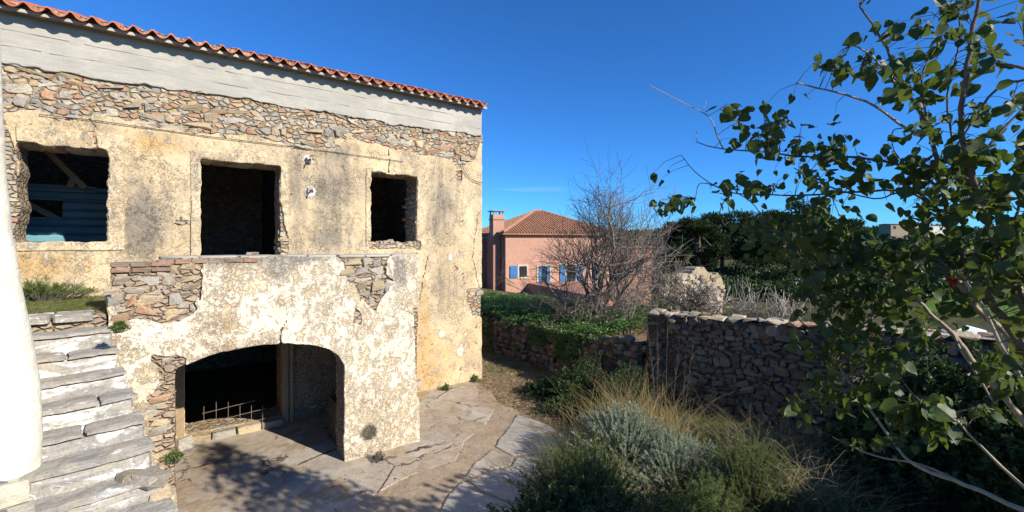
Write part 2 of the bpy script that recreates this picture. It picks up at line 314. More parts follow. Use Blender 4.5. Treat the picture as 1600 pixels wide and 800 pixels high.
M['blue'] = simple('blue_paint', (.05, .18, .42), (.04, .14, .34), 2, .6, .1, .3)
M['glass'] = simple('dark_glass', (.03, .035, .045), (.02, .025, .03), 1, .15, 0, .6)
M['metal_cap'] = simple('galvanised_cap', (.3, .3, .3), (.2, .2, .2), 3, .5, 0, .4)
t = NT('old_tile', .85, .15); r = t.noise(1.3, 4, .7); c = t.mix(t.ramp(r, (.35, 0), (.65, 1)), (.40, .19, .10), (.30, .15, .09)); c = t.mix(t.ramp(t.noise(9, 4, .7), (.45, 0), (.6, .5)), c, (.45, .3, .19))
M['old_tile'] = t.done(c)
M['beige'] = simple('beige_masonry', (.44, .36, .24), (.30, .235, .15), 2.5, bump=.8, dist=.05)
M['canvas'] = simple('white_canvas', (.75, .80, .85), (.65, .72, .8), 2, .7, .1)
M['canvas_edge'] = simple('teal_edge', (.05, .3, .38), (.04, .24, .32), 2, .6, 0)
M['red'] = leaf_mat('red_petal', (.6, .03, .03), (.7, .05, .04), .3, .6, .2, 4, (.8, .05, .04))
# ---------------------------------------------------------------- marching-squares sheets: a field > 0 becomes a solid slab with real edges
def march(xs, zs, F):
    nx, nz_ = len(xs), len(zs); X, Z = np.meshgrid(xs, zs, indexing='ij'); P = F > 0
    gid = np.arange(nx * nz_).reshape(nx, nz_)
    a, b, c, d = P[:-1, :-1], P[1:, :-1], P[1:, 1:], P[:-1, 1:]
    cnt = a.astype(int) + b + c + d
    I, J = np.nonzero(cnt == 4)
    faces = np.stack([gid[I, J], gid[I + 1, J], gid[I + 1, J + 1], gid[I, J + 1]], 1).tolist()
    extra = []; key = {}
    def cut(p, q):
        k = (p, q) if p < q else (q, p)
        if k not in key:
            f0 = F[p]; f1 = F[q]; t_ = min(.95, max(.05, f0 / (f0 - f1)))
            key[k] = nx * nz_ + len(extra); extra.append((X[p] + (X[q] - X[p]) * t_, Z[p] + (Z[q] - Z[p]) * t_))
        return key[k]
    for i, j in zip(*np.nonzero((cnt > 0) & (cnt < 4))):
        cs = [(i, j), (i + 1, j), (i + 1, j + 1), (i, j + 1)]; poly = []
        for k in range(4):
            p, q = cs[k], cs[(k + 1) % 4]
            if P[p]: poly.append(int(gid[p]))
            if P[p] != P[q]: poly.append(cut(p, q))
        if len(poly) > 2: faces.append(poly)
    V = np.concatenate([np.stack([X.ravel(), Z.ravel()], 1), np.array(extra).reshape(-1, 2)], 0)
    used = np.zeros(len(V), bool)
    for f in faces: used[f] = True
    m = np.cumsum(used) - 1
    return V[used], [[int(m[i]) for i in f] for f in faces]
def slab(name, xs, zs, F, y0, th, mat, parent=None, amp=.0, dsc=2.0, mask=None, flat=False, smooth=True, seed=0, **k):
    V, faces = march(xs, zs, F); n = len(V)
    es = {}
    for f in faces:
        for i in range(len(f)): es[(f[i], f[(i + 1) % len(f)])] = 1
    bd = [(a, b) for a, b in es if (b, a) not in es]
    bi = {}; back = []
    for a, b in bd:
        for q in (a, b):
            if q not in bi: bi[q] = n + len(back); back.append(q)
    disp = amp * fbm(V[:, 0], V[:, 1], dsc, seed) if amp else np.zeros(n)
    f3 = np.stack([V[:, 0], y0 - disp, V[:, 1]], 1); b3 = f3[back].copy() if back else np.zeros((0, 3)); 
    if len(b3): b3[:, 1] = y0 + th
    allv = np.concatenate([f3, b3], 0); nf = len(faces)
    if flat: allv = np.stack([allv[:, 0], allv[:, 2], -allv[:, 1]], 1)         # lay it on the ground: y0 = -(top height)
    side = [[b, a, bi[a], bi[b]] for a, b in bd]
    me = mesh(name, allv, faces + side, mat)
    if smooth: me.polygons.foreach_set('use_smooth', [True] * nf + [False] * len(side))
    if mask is not None:
        at_ = me.color_attributes.new('mask', 'FLOAT_COLOR', 'POINT'); c_ = mask(allv[:, 0], allv[:, 1 if flat else 2])
        at_.data.foreach_set('color', np.clip(np.stack(c_, 1), 0, 1).astype(np.float32).ravel())
    o = bpy.data.objects.new(name, me); link(o, parent); return tag(o, **k)
def rect(X, Z, x0, x1, z0, z1):           # signed distance, positive outside
    dx = np.maximum(x0 - X, X - x1); dz = np.maximum(z0 - Z, Z - z1)
    return np.where((dx > 0) & (dz > 0), np.hypot(dx, dz), np.maximum(dx, dz))
def seg(X, Z, p, q):
    px, pz = p; qx, qz = q; dx, dz = qx - px, qz - pz; L = dx * dx + dz * dz + 1e-9
    t_ = np.clip(((X - px) * dx + (Z - pz) * dz) / L, 0, 1); return np.hypot(X - px - t_ * dx, Z - pz - t_ * dz)
def poly_sd(X, Z, P):                     # signed distance to a polygon, positive inside
    d = None; ins = np.zeros(X.shape, bool); n = len(P)
    for i in range(n):
        p, q = P[i], P[(i + 1) % n]; e = seg(X, Z, p, q); d = e if d is None else np.minimum(d, e)
        with np.errstate(divide='ignore', invalid='ignore'):
            c_ = ((p[1] > Z) != (q[1] > Z)) & (X < (q[0] - p[0]) * (Z - p[1]) / (q[1] - p[1] + 1e-12) + p[0])
        ins ^= c_
    return np.where(ins, d, -d)
def blob(x, z, c, rx, rz, k=1.0): return k * np.exp(-(((x - c[0]) / rx) ** 2 + ((z - c[1]) / rz) ** 2) * 1.2)
def interp(x, pts): return np.interp(x, [p[0] for p in pts], [p[1] for p in pts])
# ---------------------------------------------------------------- stone shapes
def hull(seed, n=16, flat=1.0, mat=None):
    rs = np.random.RandomState(seed); import bmesh
    bm = bmesh.new()
    for _ in range(n):
        p = rs.uniform(-1, 1, 3); p = np.sign(p) * np.abs(p) ** .45; q = p / max(.75, np.linalg.norm(p) * .72)
        bm.verts.new((q[0] * .5, q[1] * .5 * flat, q[2] * .5))
    r_ = bmesh.ops.convex_hull(bm, input=bm.verts); bmesh.ops.delete(bm, geom=[g for g in r_['geom_interior'] if isinstance(g, bmesh.types.BMVert)] , context='VERTS')
    me = bpy.data.meshes.new('stone'); bm.to_mesh(me); bm.free()
    if mat: me.materials.append(mat)
    return me
STONES = [hull(100 + i, 15 + i % 6, 1, M['stone']) for i in range(14)]
WSTONES = [hull(300 + i, 17 + i % 6, 1, M['wall_stone']) for i in range(14)]
def slabby(seed, mat):                    # squared block with chipped corners
    import bmesh
    rs = np.random.RandomState(seed); bm = bmesh.new(); bmesh.ops.create_cube(bm, size=1)
    bmesh.ops.bevel(bm, geom=bm.edges[:], offset=.07, segments=1, affect='EDGES')
    for v in bm.verts: v.co += Vector(rs.uniform(-.035, .035, 3))
    me = bpy.data.meshes.new('brick'); bm.to_mesh(me); bm.free(); me.materials.append(mat); return me
BRICKS = [slabby(i, M['brick']) for i in range(5)]
def course(region, xr, zr, y, parent, protos, w=(.12, .32), h=(.07, .14), dep=.16, name='stone', thr=0.0, rs=None, cap=300, lean=.12, proud=.02, gap=.92, axis='y'):
    rs = rs or np.random.RandomState(5); out = []; z = zr[0]
    while z < zr[1] and len(out) < cap:
        hh = rs.uniform(*h); x = xr[0] + rs.uniform(-.1, 0)
        while x < xr[1]:
            ww = rs.uniform(*w) * (1.0 if rs.rand() > .2 else .6); cx, cz = x + ww / 2, z + hh / 2 + rs.uniform(-.03, .03)
            if region(cx, cz) > thr and len(out) < cap:
                pr = proud * rs.uniform(-.6, 1.3); sc = (ww * gap * 1.08, dep, hh * gap * rs.uniform(.9, 1.25))
                loc = (cx, y + dep / 2 - pr - dep * .08, cz) if axis == 'y' else (y + (dep / 2 - pr) * (1 if axis == 'x' else -1), cx, cz)
                rot = (rs.uniform(-.1, .1), rs.uniform(-lean, lean), rs.uniform(-.12, .12)) if axis == 'y' else (rs.uniform(-lean, lean), 0, PI / 2 + rs.uniform(-.1, .1))
                out.append(inst(name, protos[rs.randint(len(protos))], parent, loc, rot, sc))
            x += ww
        z += hh
    return out
# ---------------------------------------------------------------- GROUND
def wallx(y): return np.where(y > 6.27, 8.36 + (y - 6.27) * -.055, 8.33 + (6.27 - y) * .2495)
def height(x, y):
    x = np.asarray(x, float); y = np.asarray(y, float)
    over = x - wallx(y) - .25; d = np.hypot(x, y)
    bank = np.clip(over / .25, 0, 1) * np.clip((60 - np.abs(y)) / 10, 0, 1)
    hb = 1.15 + .12 * fbm(x, y, .7, 3) - np.clip((over - 4) / 16, 0, 1) * 2.4
    far = np.clip((d - 70) / 330, 0, 1) ** 1.3 * 10 * (.65 + .5 * vn(x / 90, y / 90, 4))
    yard = .02 * fbm(x, y, .8, 6, 3) - .02 + np.clip((x - 5.0) / 3, 0, 1) * .12 + np.clip(-(y + 1) / 3, 0, 1) * 0
    return yard * (1 - bank) + hb * bank + far
n = 300; tt = np.linspace(-1, 1, n); gx = 6 + 1500 * np.sinh(tt * 7.2) / math.sinh(7.2); gy = 6 + 1500 * np.sinh(tt * 7.2) / math.sinh(7.2)
GX, GY = np.meshgrid(gx, gy, indexing='ij'); GZ = height(GX, GY)
gv = np.stack([GX.ravel(), GY.ravel(), GZ.ravel()], 1); g = np.arange(n * n).reshape(n, n)
gf = np.stack([g[:-1, :-1], g[1:, :-1], g[1:, 1:], g[:-1, 1:]], -1).reshape(-1, 4)
obj('ground', gv, gf, M['soil'], smooth=True, label='brown earth ground with sparse green growth around the house and beyond', kind='structure')
# concrete paving of the yard, cracked into plates
def G2(px, py): p = gnd(px, py); return (p.x, p.y)
PLATES = [
 [(640, 617), (735, 600), (748, 612), (745, 632), (772, 642), (760, 668), (728, 692), (712, 722), (650, 742), (560, 790), (420, 860), (255, 860), (200, 700), (300, 655), (560, 640)],
 [(806, 650), (845, 662), (884, 685), (872, 712), (800, 716), (770, 702), (790, 672)],
 [(768, 706), (802, 718), (796, 730), (762, 741), (726, 751), (738, 728)],
 [(806, 718), (872, 714), (900, 740), (850, 800), (786, 786), (751, 772), (728, 754), (764, 743), (798, 733)],
 [(724, 756), (748, 774), (783, 789), (850, 806), (800, 920), (640, 900), (690, 790)]]
BED = [(-.9, 4.6), (2.5, 4.6)] + [G2(*p) for p in [(640, 900), (800, 860), (840, 780), (905, 710), (880, 680), (800, 640), (775, 628), (752, 600)]] + [(6.0, 10.1), (-.9, 10.4)]
xs = np.arange(-1, 7, .06); ys = np.arange(3.8, 10.8, .06); X, Y = np.meshgrid(xs, ys, indexing='ij')
slab('trodden_earth', xs, ys, poly_sd(X, Y, BED) + .08 * fbm(X, Y, 1.6, 77), -.0315, .06, M['trodden'], amp=.01, dsc=1.6, flat=True, kind='structure', label='brown trodden earth over old concrete between the path plates')
for i, P in enumerate(PLATES):
    pts = [G2(*p) for p in P]; x0 = min(p[0] for p in pts); x1 = max(p[0] for p in pts); y0 = min(p[1] for p in pts); y1 = max(p[1] for p in pts)
    if i == 0: y1 = 13.2; pts = [(-.9, 5.2), (.5, 4.9), (2.3, 5.6)] + [G2(560, 790), G2(650, 742), G2(712, 722), G2(728, 692), G2(760, 668), G2(772, 642), G2(745, 632), G2(748, 612), G2(735, 600)] + [(6.0, 10.02), (3, 10.2), (1.6, 10.6), (-.9, 10.6)]
    x0 = min(p[0] for p in pts) - .1; x1 = max(p[0] for p in pts) + .1; y0 = min(p[1] for p in pts) - .1; y1 = max(p[1] for p in pts) + .1
    xs = np.arange(x0, x1, .045); ys = np.arange(y0, y1, .045); X, Y = np.meshgrid(xs, ys, indexing='ij')
    F = poly_sd(X, Y, pts) + .035 * fbm(X, Y, 2.2, i + 30) - .012
    if i == 0:
        for line in ([(655, 700), (700, 690), (728, 692)], [(600, 745), (655, 765), (700, 745)], [(548, 735), (520, 770), (530, 810)]):
            for a, b in zip(line[:-1], line[1:]): F = np.minimum(F, seg(X + .05 * fbm(X, Y, 3, 9), Y + .05 * fbm(X, Y, 3, 8), G2(*a), G2(*b)) - .012)
    slab('concrete_plate', xs, ys, F, -(.036 + .003 * i), .09, M['path'] if i in (0, 2) else M['pale_path'], amp=.006, dsc=3, flat=True, seed=i, kind='structure',
         label=['large worn concrete paving of the yard reaching under the arch', 'pale sunlit concrete plate beside the straw litter', 'small cracked concrete plate in the middle of the path', 'shaded concrete plate between the crack and the green shrub', 'shaded concrete plate nearest the viewer below the long crack'][i])
# ---------------------------------------------------------------- STONE HOUSE
house = empty('stone_house', (2, 10, 0), label='old two storey house with flaking ochre plaster, bare rubble band and red tile eaves', cat='house')
hp = house; hp.location = (0, 0, 0)        # built in world coordinates, re-based at the end
def _w(c1, c2, Y=YF): (x0, z1), (x1, z0) = onY(c1[0], c1[1], Y), onY(c2[0], c2[1], Y); return x0, x1, z0, z1
w1 = _w((29, 228), (165, 376)); w1 = (w1[0], w1[1], EYE + .01, w1[3] + .03)
dr = _w((315, 250), (437, 400)); dr = (dr[0], dr[1], 2.80, dr[3])
w3 = _w((580, 270), (650, 377)); w3 = (w3[0], w3[1], EYE, w3[3])
gd = (.03, 1.60, .16, 2.52)
HX0, HX1 = -4.6, 6.36
xs = np.arange(HX0 - .05, HX1 + .05, .03); zs = np.arange(-.1, 7.45, .03); X, Z = np.meshgrid(xs, zs, indexing='ij')
def rough_open(X, Z, r, amp=.035, s=0): return rect(X, Z, *r) - amp * .4 + amp * fbm(X, Z, 5.5, s)
OP = np.minimum(np.minimum(rough_open(X, Z, w1, .035, 1), rough_open(X, Z, dr, .022, 2)), np.minimum(rough_open(X, Z, w3, .03, 3), rect(X, Z, *gd)))
edge = np.minimum(np.minimum(X - HX0, HX1 - X + .02 * fbm(X, Z, 4, 7)), Z + .05)
core = np.minimum(np.minimum(OP - .005, edge - .03), 6.45 - Z)
slab('rubble_wall', xs[::2], zs[::2], core[::2, ::2], YF + .02, .62, M['core'], hp, amp=.02, dsc=5)
ztop = lambda x: interp(x, [(onY(a, b, YF)) for a, b in [(0, 178), (60, 175), (105, 190), (170, 172), (200, 190), (250, 200), (310, 212), (395, 208), (460, 232), (530, 232), (545, 214), (580, 224), (640, 236), (700, 250), (715, 262), (740, 252), (750, 225)]])
(_, zc0), (_, zc1) = onY(0, 100, YF), onY(750, 212, YF)
P = np.minimum(OP, edge); P = np.minimum(P, ztop(X) + .06 * fbm(X, Z, 4, 12) - Z)
def crack(P, X, Z, pts, Y, w=.014):
    for a, b in zip(pts[:-1], pts[1:]): P = np.minimum(P, (seg(X + .02 * fbm(X, Z, 6, 41), Z + .02 * fbm(X, Z, 6, 42), onY(*a, Y), onY(*b, Y)) - w))
    return P
for c_ in ([(138, 182), (150, 200), (148, 226)], [(295, 190), (300, 206)], [(607, 232), (607, 270)], [(748, 330), (738, 400), (748, 450)], [(655, 470), (662, 430), (668, 400)]): P = crack(P, X, Z, c_, YF)
def patch(P, X, Z, pts, Y, s, amp=.06, sc=5): return np.minimum(P, -poly_sd(X, Z, [onY(a, b, Y) for a, b in pts]) + amp * fbm(X, Z, sc, s))
P = patch(P, X, Z, [(434, 300), (443, 345), (452, 372), (450, 400), (430, 400)], YF, 21, .03)
P = patch(P, X, Z, [(-30, 180), (14, 200), (22, 240), (30, 300), (28, 376), (18, 376), (8, 300), (-30, 250)], YF, 22, .03)
P = patch(P, X, Z, [(575, 377), (655, 377), (658, 392), (640, 388), (577, 390)], YF, 23, .02)
P = patch(P, X, Z, [(728, 452), (765, 448), (765, 496), (738, 494), (730, 470)], YF, 24, .02)
P = patch(P, X, Z, [(712, 268), (722, 266), (722, 282), (714, 284)], YF, 25, .01)
P = np.minimum(P, np.where((X > 1.80) & (X < 3.4) & (Z < 2.5), .12 + fbm(X, Z, 1.5, 61) * .8 - (Z - .6) * .05, 1.0)); P = np.where((X > -.8) & (X < 0) & (Z < 2.5), -.02, P)
PF = P
def fmask(x, z):
    B = lambda a, b, rx, rz, k=1.0: blob(x, z, onY(a, b, YF), rx, rz, k)
    st = B(225, 330, .42, .9, .62) + B(222, 370, .3, .5, .4) + B(455, 300, .30, .9, .55) + B(520, 290, .55, 1.0, .62) + B(560, 240, .9, .22, .25) + B(690, 320, .50, 1.1, .62) + B(690, 450, .5, .7, .4) + B(515, 375, .5, .4, .5) + B(30, 430, .5, .4, .2) + B(690, 580, .7, .3, .18)
    oc = B(60, 415, .6, .3, .9) + B(110, 205, 1.6, .16, .5) + B(440, 215, 2.2, .14, .55) + B(680, 560, 1.0, .9, .55) + B(662, 500, .18, 1.2, .9) + B(668, 600, .4, .5, .6) + B(735, 420, .25, 1.6, .4) + B(250, 230, .5, .2, .6) + B(210, 390, .5, .2, .5)
    wh = B(690, 522, .075, .09, 1.6) + B(719, 549, .10, .12, 1.6) + B(704, 402, .05, .1, 1.5) + B(482, 248, .12, .11, 1.6) + B(485, 299, .12, .12, 1.6) + B(726, 470, .05, .5, .6) + B(728, 540, .06, .5, .6)
    return [st, oc, wh, .55 * ((x > 1.8) & (x < 2.95) & (z < 2.5)) * 1.0]  # last channel paints the shade of the porch's back wall into the colour
slab('plaster', xs, zs, P, YF, .05, M['plaster'], hp, amp=.012, dsc=1.6, mask=fmask)
# plaster surrounds standing slightly proud of the wall
for r_, s_, wd in ((w1, 1, (.02, .24, .16, .30)), (dr, 2, (.16, .16, .0, .17)), (w3, 3, (.12, .16, .12, .12))):
    F = np.minimum(-rect(X, Z, r_[0] - wd[0], r_[1] + wd[1], r_[2] - wd[2], r_[3] + wd[3]) + .006 * fbm(X, Z, 4, 3), P - .012); F = np.minimum(F, .0 + Z - 2.6)
    slab('plaster_surround', xs, zs, F, YF - .022, .03, M['surround'], hp, amp=.006, dsc=3, mask=lambda x, z: [.18 * np.ones_like(x), .15 + 0 * x, 0 * x, 0 * x])
# concrete ring beam under the eaves
CB = np.minimum(np.minimum(X - HX0, HX1 - .02 - X), np.minimum(7.2 - Z, Z - (interp(X, [(-4.6, 6.35), (-2.2, zc0), (0, 6.36), (2, 6.38), (4, 6.4), (6.4, zc1)]) + .045 * fbm(X, Z, 4.5, 15) + .05 * fbm(X, Z, .9, 17))))
slab('concrete_band', xs, zs, CB, YF - .02, .6, M['concrete'], hp, amp=.008, dsc=3)
for k_, zz in enumerate((6.62, 6.86)):    # board joints left by the shuttering
    RSB = random.Random(k_ + 5); xx = HX0 + .1
    while xx < HX1 - 1:
        L_ = RSB.uniform(1.6, 3.4); e_ = min(HX1 - .06, xx + L_); pts_ = [(xx + (e_ - xx) * q / 10, YF - .0235 + RSB.uniform(-.001, .002), zz + RSB.uniform(-.006, .006)) for q in range(11)]
        mb = MB(); mb.tube(pts_, .0045, 5); mb.build('board_ridge', M['concrete'], hp); xx = e_ + RSB.uniform(.02, .5)
# rubble stones wherever the plaster is gone
def sampler(F, xs, zs):
    def f(x, z):
        i = int(round((x - xs[0]) / (xs[1] - xs[0]))); j = int(round((z - zs[0]) / (zs[1] - zs[0])))
        return -F[i, j] if 0 <= i < F.shape[0] and 0 <= j < F.shape[1] else -9
    return f
inv = np.minimum(-PF, np.minimum(OP, edge)); bare = sampler(-inv, xs, zs)
rs = np.random.RandomState(21)
cbs = sampler(CB, xs, zs); course(lambda a, b: bare(a, b) if cbs(a, b) > -.035 else -1, (-2.35, 6.22), (5.45, 6.62), YF + .03, hp, STONES, (.12, .44), (.065, .155), .17, rs=rs, thr=-.006, cap=262, lean=.2, proud=.035)
course(bare, (-2.4, 6.36), (3.3, 5.4), YF + .03, hp, STONES, (.08, .2), (.06, .11), .14, rs=rs, thr=.0, cap=28)
course(bare, (5.6, 6.22), (2.2, 3.3), YF + .02, hp, STONES, (.14, .3), (.1, .16), .2, rs=rs, thr=-.01, cap=12)
# broken stones lining the right jambs of the openings
for xj, z0_, z1_ in ((w3[1], w3[2], w3[3]), (dr[1], dr[2], dr[3])):
    course(lambda a, b: 1, (YF + .07, YF + .62), (z0_, z1_ - .05), xj + .0, hp, STONES, (.12, .28), (.07, .13), .16, rs=rs, cap=40, axis='x', name='jamb_stone')
# lintels of rough slate over the windows
for r_ in (w1, w3, dr):
    x_ = r_[0] - .12
    while x_ < r_[1] + .1:
        w_ = random.uniform(.25, .5); inst('lintel_slab', STONES[random.randrange(14)], hp, (x_ + w_ / 2, YF + .33, r_[3] + .03), (0, random.uniform(-.04, .04), 0), (w_ * 1.1, .56, .09)); x_ += w_
# shell: side walls, floors, back wall keep the rooms dark
mb = MB(); mb.box((HX0, YF + .66, -.1), (HX0 + .5, 16, 7.0)); mb.box((HX1 - .55, YF + .655, -.1), (HX1 - .02, 16, 7.05)); mb.box((HX0 + .5, 15.5, -.1), (HX1 - .55, 16, 7.0))
mb.build('side_wall', M['core'], hp)
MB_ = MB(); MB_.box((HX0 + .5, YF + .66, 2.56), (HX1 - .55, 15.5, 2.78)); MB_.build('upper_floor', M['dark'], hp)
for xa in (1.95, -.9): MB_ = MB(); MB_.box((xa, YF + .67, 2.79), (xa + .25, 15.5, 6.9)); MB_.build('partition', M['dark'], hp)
# roof: a slab on the ring beam, tile rows on it
RP = R(19); ey, ez = YF - .32, 7.12
mb = MB(); a_ = math.tan(RP)
mb.add([(HX0, ey + .1, ez - .02), (HX1 + .02, ey + .1, ez - .02), (HX1 + .02, 16.2, ez - .02 + a_ * (16.1 - ey)), (HX0, 16.2, ez - .02 + a_ * (16.1 - ey)),
        (HX0, ey + .1, ez + .03), (HX1 + .02, ey + .1, ez + .03), (HX1 + .02, 16.2, ez + .03 + a_ * (16.1 - ey)), (HX0, 16.2, ez + .03 + a_ * (16.1 - ey))],
       [(0, 3, 2, 1), (4, 5, 6, 7), (0, 1, 5, 4), (1, 2, 6, 5), (2, 3, 7, 6), (3, 0, 4, 7)])
mb.build('roof', M['concrete'], hp)
mb = MB(); mb.box((HX0, ey + .16, ez + .0), (HX1 + .0, ey + .26, ez + .13)); mb.build('tile_bedding', M['mortar'], hp)
def tile_mesh():                          # S-profile clay tile: pan and roll, 0.25 wide, 0.42 long, real thickness
    prof = []; N_ = 12
    for i in range(N_ + 1):
        u = i / N_; x = (u - .5) * .262; cz_ = math.cos(u * 2 * PI - .6); z = (.068 * cz_ if cz_ > 0 else .03 * cz_) ; prof.append((x, z))
    v = []; f = []
    for y in (0, .42):
        for x, z in prof: v.append((x, y, z + y * a_))
        for x, z in prof: v.append((x, y, z - .022 + y * a_))
    m = N_ + 1
    for i in range(N_):
        f += [(i, i + 1, 2 * m + i + 1, 2 * m + i), (m + i + 1, m + i, 3 * m + i, 3 * m + i + 1), (m + i, m + i + 1, i + 1, i), (2 * m + i, 2 * m + i + 1, 3 * m + i + 1, 3 * m + i)]
    f += [(0, 2 * m, 3 * m, m), (N_, m + N_, 3 * m + N_, 2 * m + N_)]
    return mesh('roof_tile', v, f, M['tile'])
tm = tile_mesh(); ntile = int((HX1 + .12 + 2.6) / .25)
for row in range(4):
    for i in range(ntile):
        x = HX1 - .17 - i * .25
        inst('roof_tile', tm, hp, (x, ey + row * .36 + random.uniform(-.012, .012), ez + .05 + row * (.36 * a_ + .0) + row * .004 + random.uniform(-.004, .004)), (random.uniform(-.01, .01), random.uniform(-.02, .02), random.uniform(-.015, .015)))
mb = MB()                                 # mortar dabs along the ridge of the first rows
for i in range(ntile):
    if random.random() < .55:
        x = HX1 - .05 - i * .25 + random.uniform(-.03, .03); c_ = Vector((x, ey + .37, ez + .17)); mb.tube([c_ - Vector((.03, 0, .02)), c_ + Vector((0, 0, .018)), c_ + Vector((.035, .01, -.015))], [.012, .022, .01], 5)
mb.build('mortar_dab', M['whitewash'], hp, kind='stuff')
# iron brackets with mortar patches
for (a, b, c_) in (((482, 250), (478, 272), 1), ((485, 298), (478, 322), 2)):
    x, z = onY(a[0], a[1], YF); x2, z2 = onY(b[0], b[1], YF - .1)
    br = obj('wall_bracket', STONES[c_].vertices and [tuple(v  .co * .13) for v in STONES[c_].vertices], [tuple(p_.vertices) for p_ in STONES[c_].polygons], M['concrete'], hp); br.location = (x, YF - .01, z)
    mb = MB(); mb.tube([(0, -.02, 0), (0, -.16, -.01), (-.01, -.20, -.06)], [.018, .015, .012], 6); mb.build('iron_stub', M['cable'], br)
# cable strung under the rubble
cab = MB(); pts = [(60, 178), (145, 187), (230, 199), (320, 212), (420, 224), (520, 237), (630, 252)]
cab.tube([(onY(a, b, YF - .06)[0], YF - .026, onY(a, b, YF - .06)[1]) for a, b in pts], .006, 5)
cab.tube([(onY(a, b, YF - .06)[0], YF - .05, onY(a, b, YF - .06)[1]) for a, b in [(722, 255), (724, 264), (732, 276), (742, 283), (754, 286)]], .008, 5)
cab.build('electric_cable', M['cable'], label='thin black cable strung along the facade under the bare rubble', cat='cable')
# things behind the left window
YS = 12.3; SX = lambda a, b: onY(a, b, YS); xL, xR, xO0, xO1 = SX(14, 300)[0], SX(185, 300)[0], SX(22, 325)[0], SX(98, 325)[0]
zT, zo1, zo0 = SX(96, 291)[1], SX(60, 311)[1], SX(60, 341)[1]
sh = empty('metal_sheet_partition', (xL, YS, 2.8), label='teal metal sheet cladding standing behind the left upper window', cat='metal cladding')
def panel_rows(z0, z1, x0, x1):
    z = z0; x0 -= xL; x1 -= xL
    while z < z1 - .02:
        mb = MB(); h_ = min(.17, z1 - z); mb.add([(x0, 0, z), (x1, 0, z), (x1, -.03, z + h_ * .25), (x0, -.03, z + h_ * .25), (x0, -.03, z + h_ * .8), (x1, -.03, z + h_ * .8), (x1, 0, z + h_), (x0, 0, z + h_), (x0, .02, z), (x1, .02, z), (x1, .02, z + h_), (x0, .02, z + h_)],
            [(0, 1, 2, 3), (3, 2, 5, 4), (4, 5, 6, 7), (9, 8, 11, 10), (1, 0, 8, 9), (7, 6, 10, 11), (0, 3, 4, 7, 11, 8), (1, 9, 10, 6, 5, 2)]); mb.build('sheet_rib', M['sheet'], sh); z += .172
panel_rows(.3, zo0 - 2.8, xL, xR); panel_rows(zo1 - 2.8, zT - 2.8, xL, xR); panel_rows(zo0 - 2.8, zo1 - 2.8, xO1, xR)
for z_, e_ in ((zT, SX(152, 296)[0]), (zT - .09, SX(152, 300)[0]), (zo1, xO1), (zo0, xO1), (zo0 - .2, SX(120, 360)[0])):
    mb = MB(); mb.box((0, -.07, z_ - 2.8 - .014), (e_ - xL, .03, z_ - 2.8 + .014)); mb.build('trim', M['sheet_trim'], sh)
for k_, (p, q, y_) in enumerate((((52, 215), (133, 294), 12.0), ((14, 303), (92, 343), 12.7), ((110, 293), (116, 276), 12.15))):
    mb = MB(); A_ = onY(*p, y_); B_ = onY(*q, y_); mb.bar((A_[0], y_, A_[1]), (B_[0], y_, B_[1]), .09, .10); o = mb.build('timber_brace', M['timber']); tag(o, ['long diagonal timber brace behind the upper half of the left window', 'lower sloping timber brace behind the opening in the teal sheet', 'short timber cleat on top of the teal sheet'][k_], 'timber')
# ---------------------------------------------------------------- PORCH (arch, parapet, terrace)
porch = empty('porch', (0, 0, 0)); porch.parent = hp
PX0, PX1, PTOP = -.76, onY(655, 500, YP)[0], 3.43
xs2 = np.arange(PX0 - .06, PX1 + .06, .024); zs2 = np.arange(-.1, 3.6, .024); X2, Z2 = np.meshgrid(xs2, zs2, indexing='ij')
ax0, ax1 = onY(275, 600, YP)[0], onY(538, 600, YP)[0]
arch_pts = [onY(a, b, YP) for a, b in [(275, 577), (300, 566), (330, 555), (370, 545), (410, 539), (450, 536), (490, 539), (515, 545), (530, 556), (539, 572)]]
azt = interp(X2, arch_pts); OA = np.maximum(np.maximum(ax0 - X2, X2 - ax1), Z2 - azt) + .012 * fbm(X2, Z2, 6, 51)
pe = np.minimum(np.minimum(X2 - PX0 + .02 * fbm(X2, Z2, 4, 5), PX1 - X2 + .02 * fbm(X2, Z2, 3, 6)), Z2 + .05)
ptop = interp(X2, [onY(a, b, YP) for a, b in [(168, 413), (240, 411), (246, 402), (320, 400), (440, 400), (560, 402), (650, 398)]]) + .012 * fbm(X2, Z2, 6, 16)
pcore = np.minimum(np.minimum(OA - .01, pe - .02), ptop - .02 - Z2)
slab('rubble_wall', xs2[::2], zs2[::2], pcore[::2, ::2], YP + .035, .5, M['mortar'], porch, amp=.02, dsc=6)
PP = np.minimum(np.minimum(OA, pe), ptop - Z2)
pp = lambda pts, s, amp=.05, sc=5: patch(PP, X2, Z2, pts, YP, s, amp, sc)
PP = pp([(150, 395), (330, 395), (312, 420), (312, 455), (305, 480), (290, 495), (260, 505), (215, 500), (190, 505), (176, 480), (150, 480)], 61, .05)
PP = pp([(236, 556), (262, 558), (290, 560), (285, 572), (262, 640), (250, 600)], 62, .05)
PP = pp([(530, 395), (606, 395), (604, 430), (612, 440), (604, 452), (592, 470), (588, 495), (575, 475), (565, 460), (548, 440), (538, 425)], 63, .05, 6)
PP = pp([(555, 480), (566, 490), (565, 510), (552, 505)], 64, .02)
PP = pp([(645, 480), (660, 480), (660, 620), (652, 620), (648, 540)], 65, .02)
PP = pp([(306, 395), (420, 395), (420, 404), (306, 406)], 66, .01)
PP = pp([(230, 640), (275, 560), (281, 700), (281, 760), (262, 770), (240, 720)], 67, .07)
for c_ in ([(448, 500), (438, 520), (440, 540)], [(303, 405), (316, 430), (312, 470)], [(560, 400), (556, 430), (565, 470)]): PP = crack(PP, X2, Z2, c_, YP, .012)
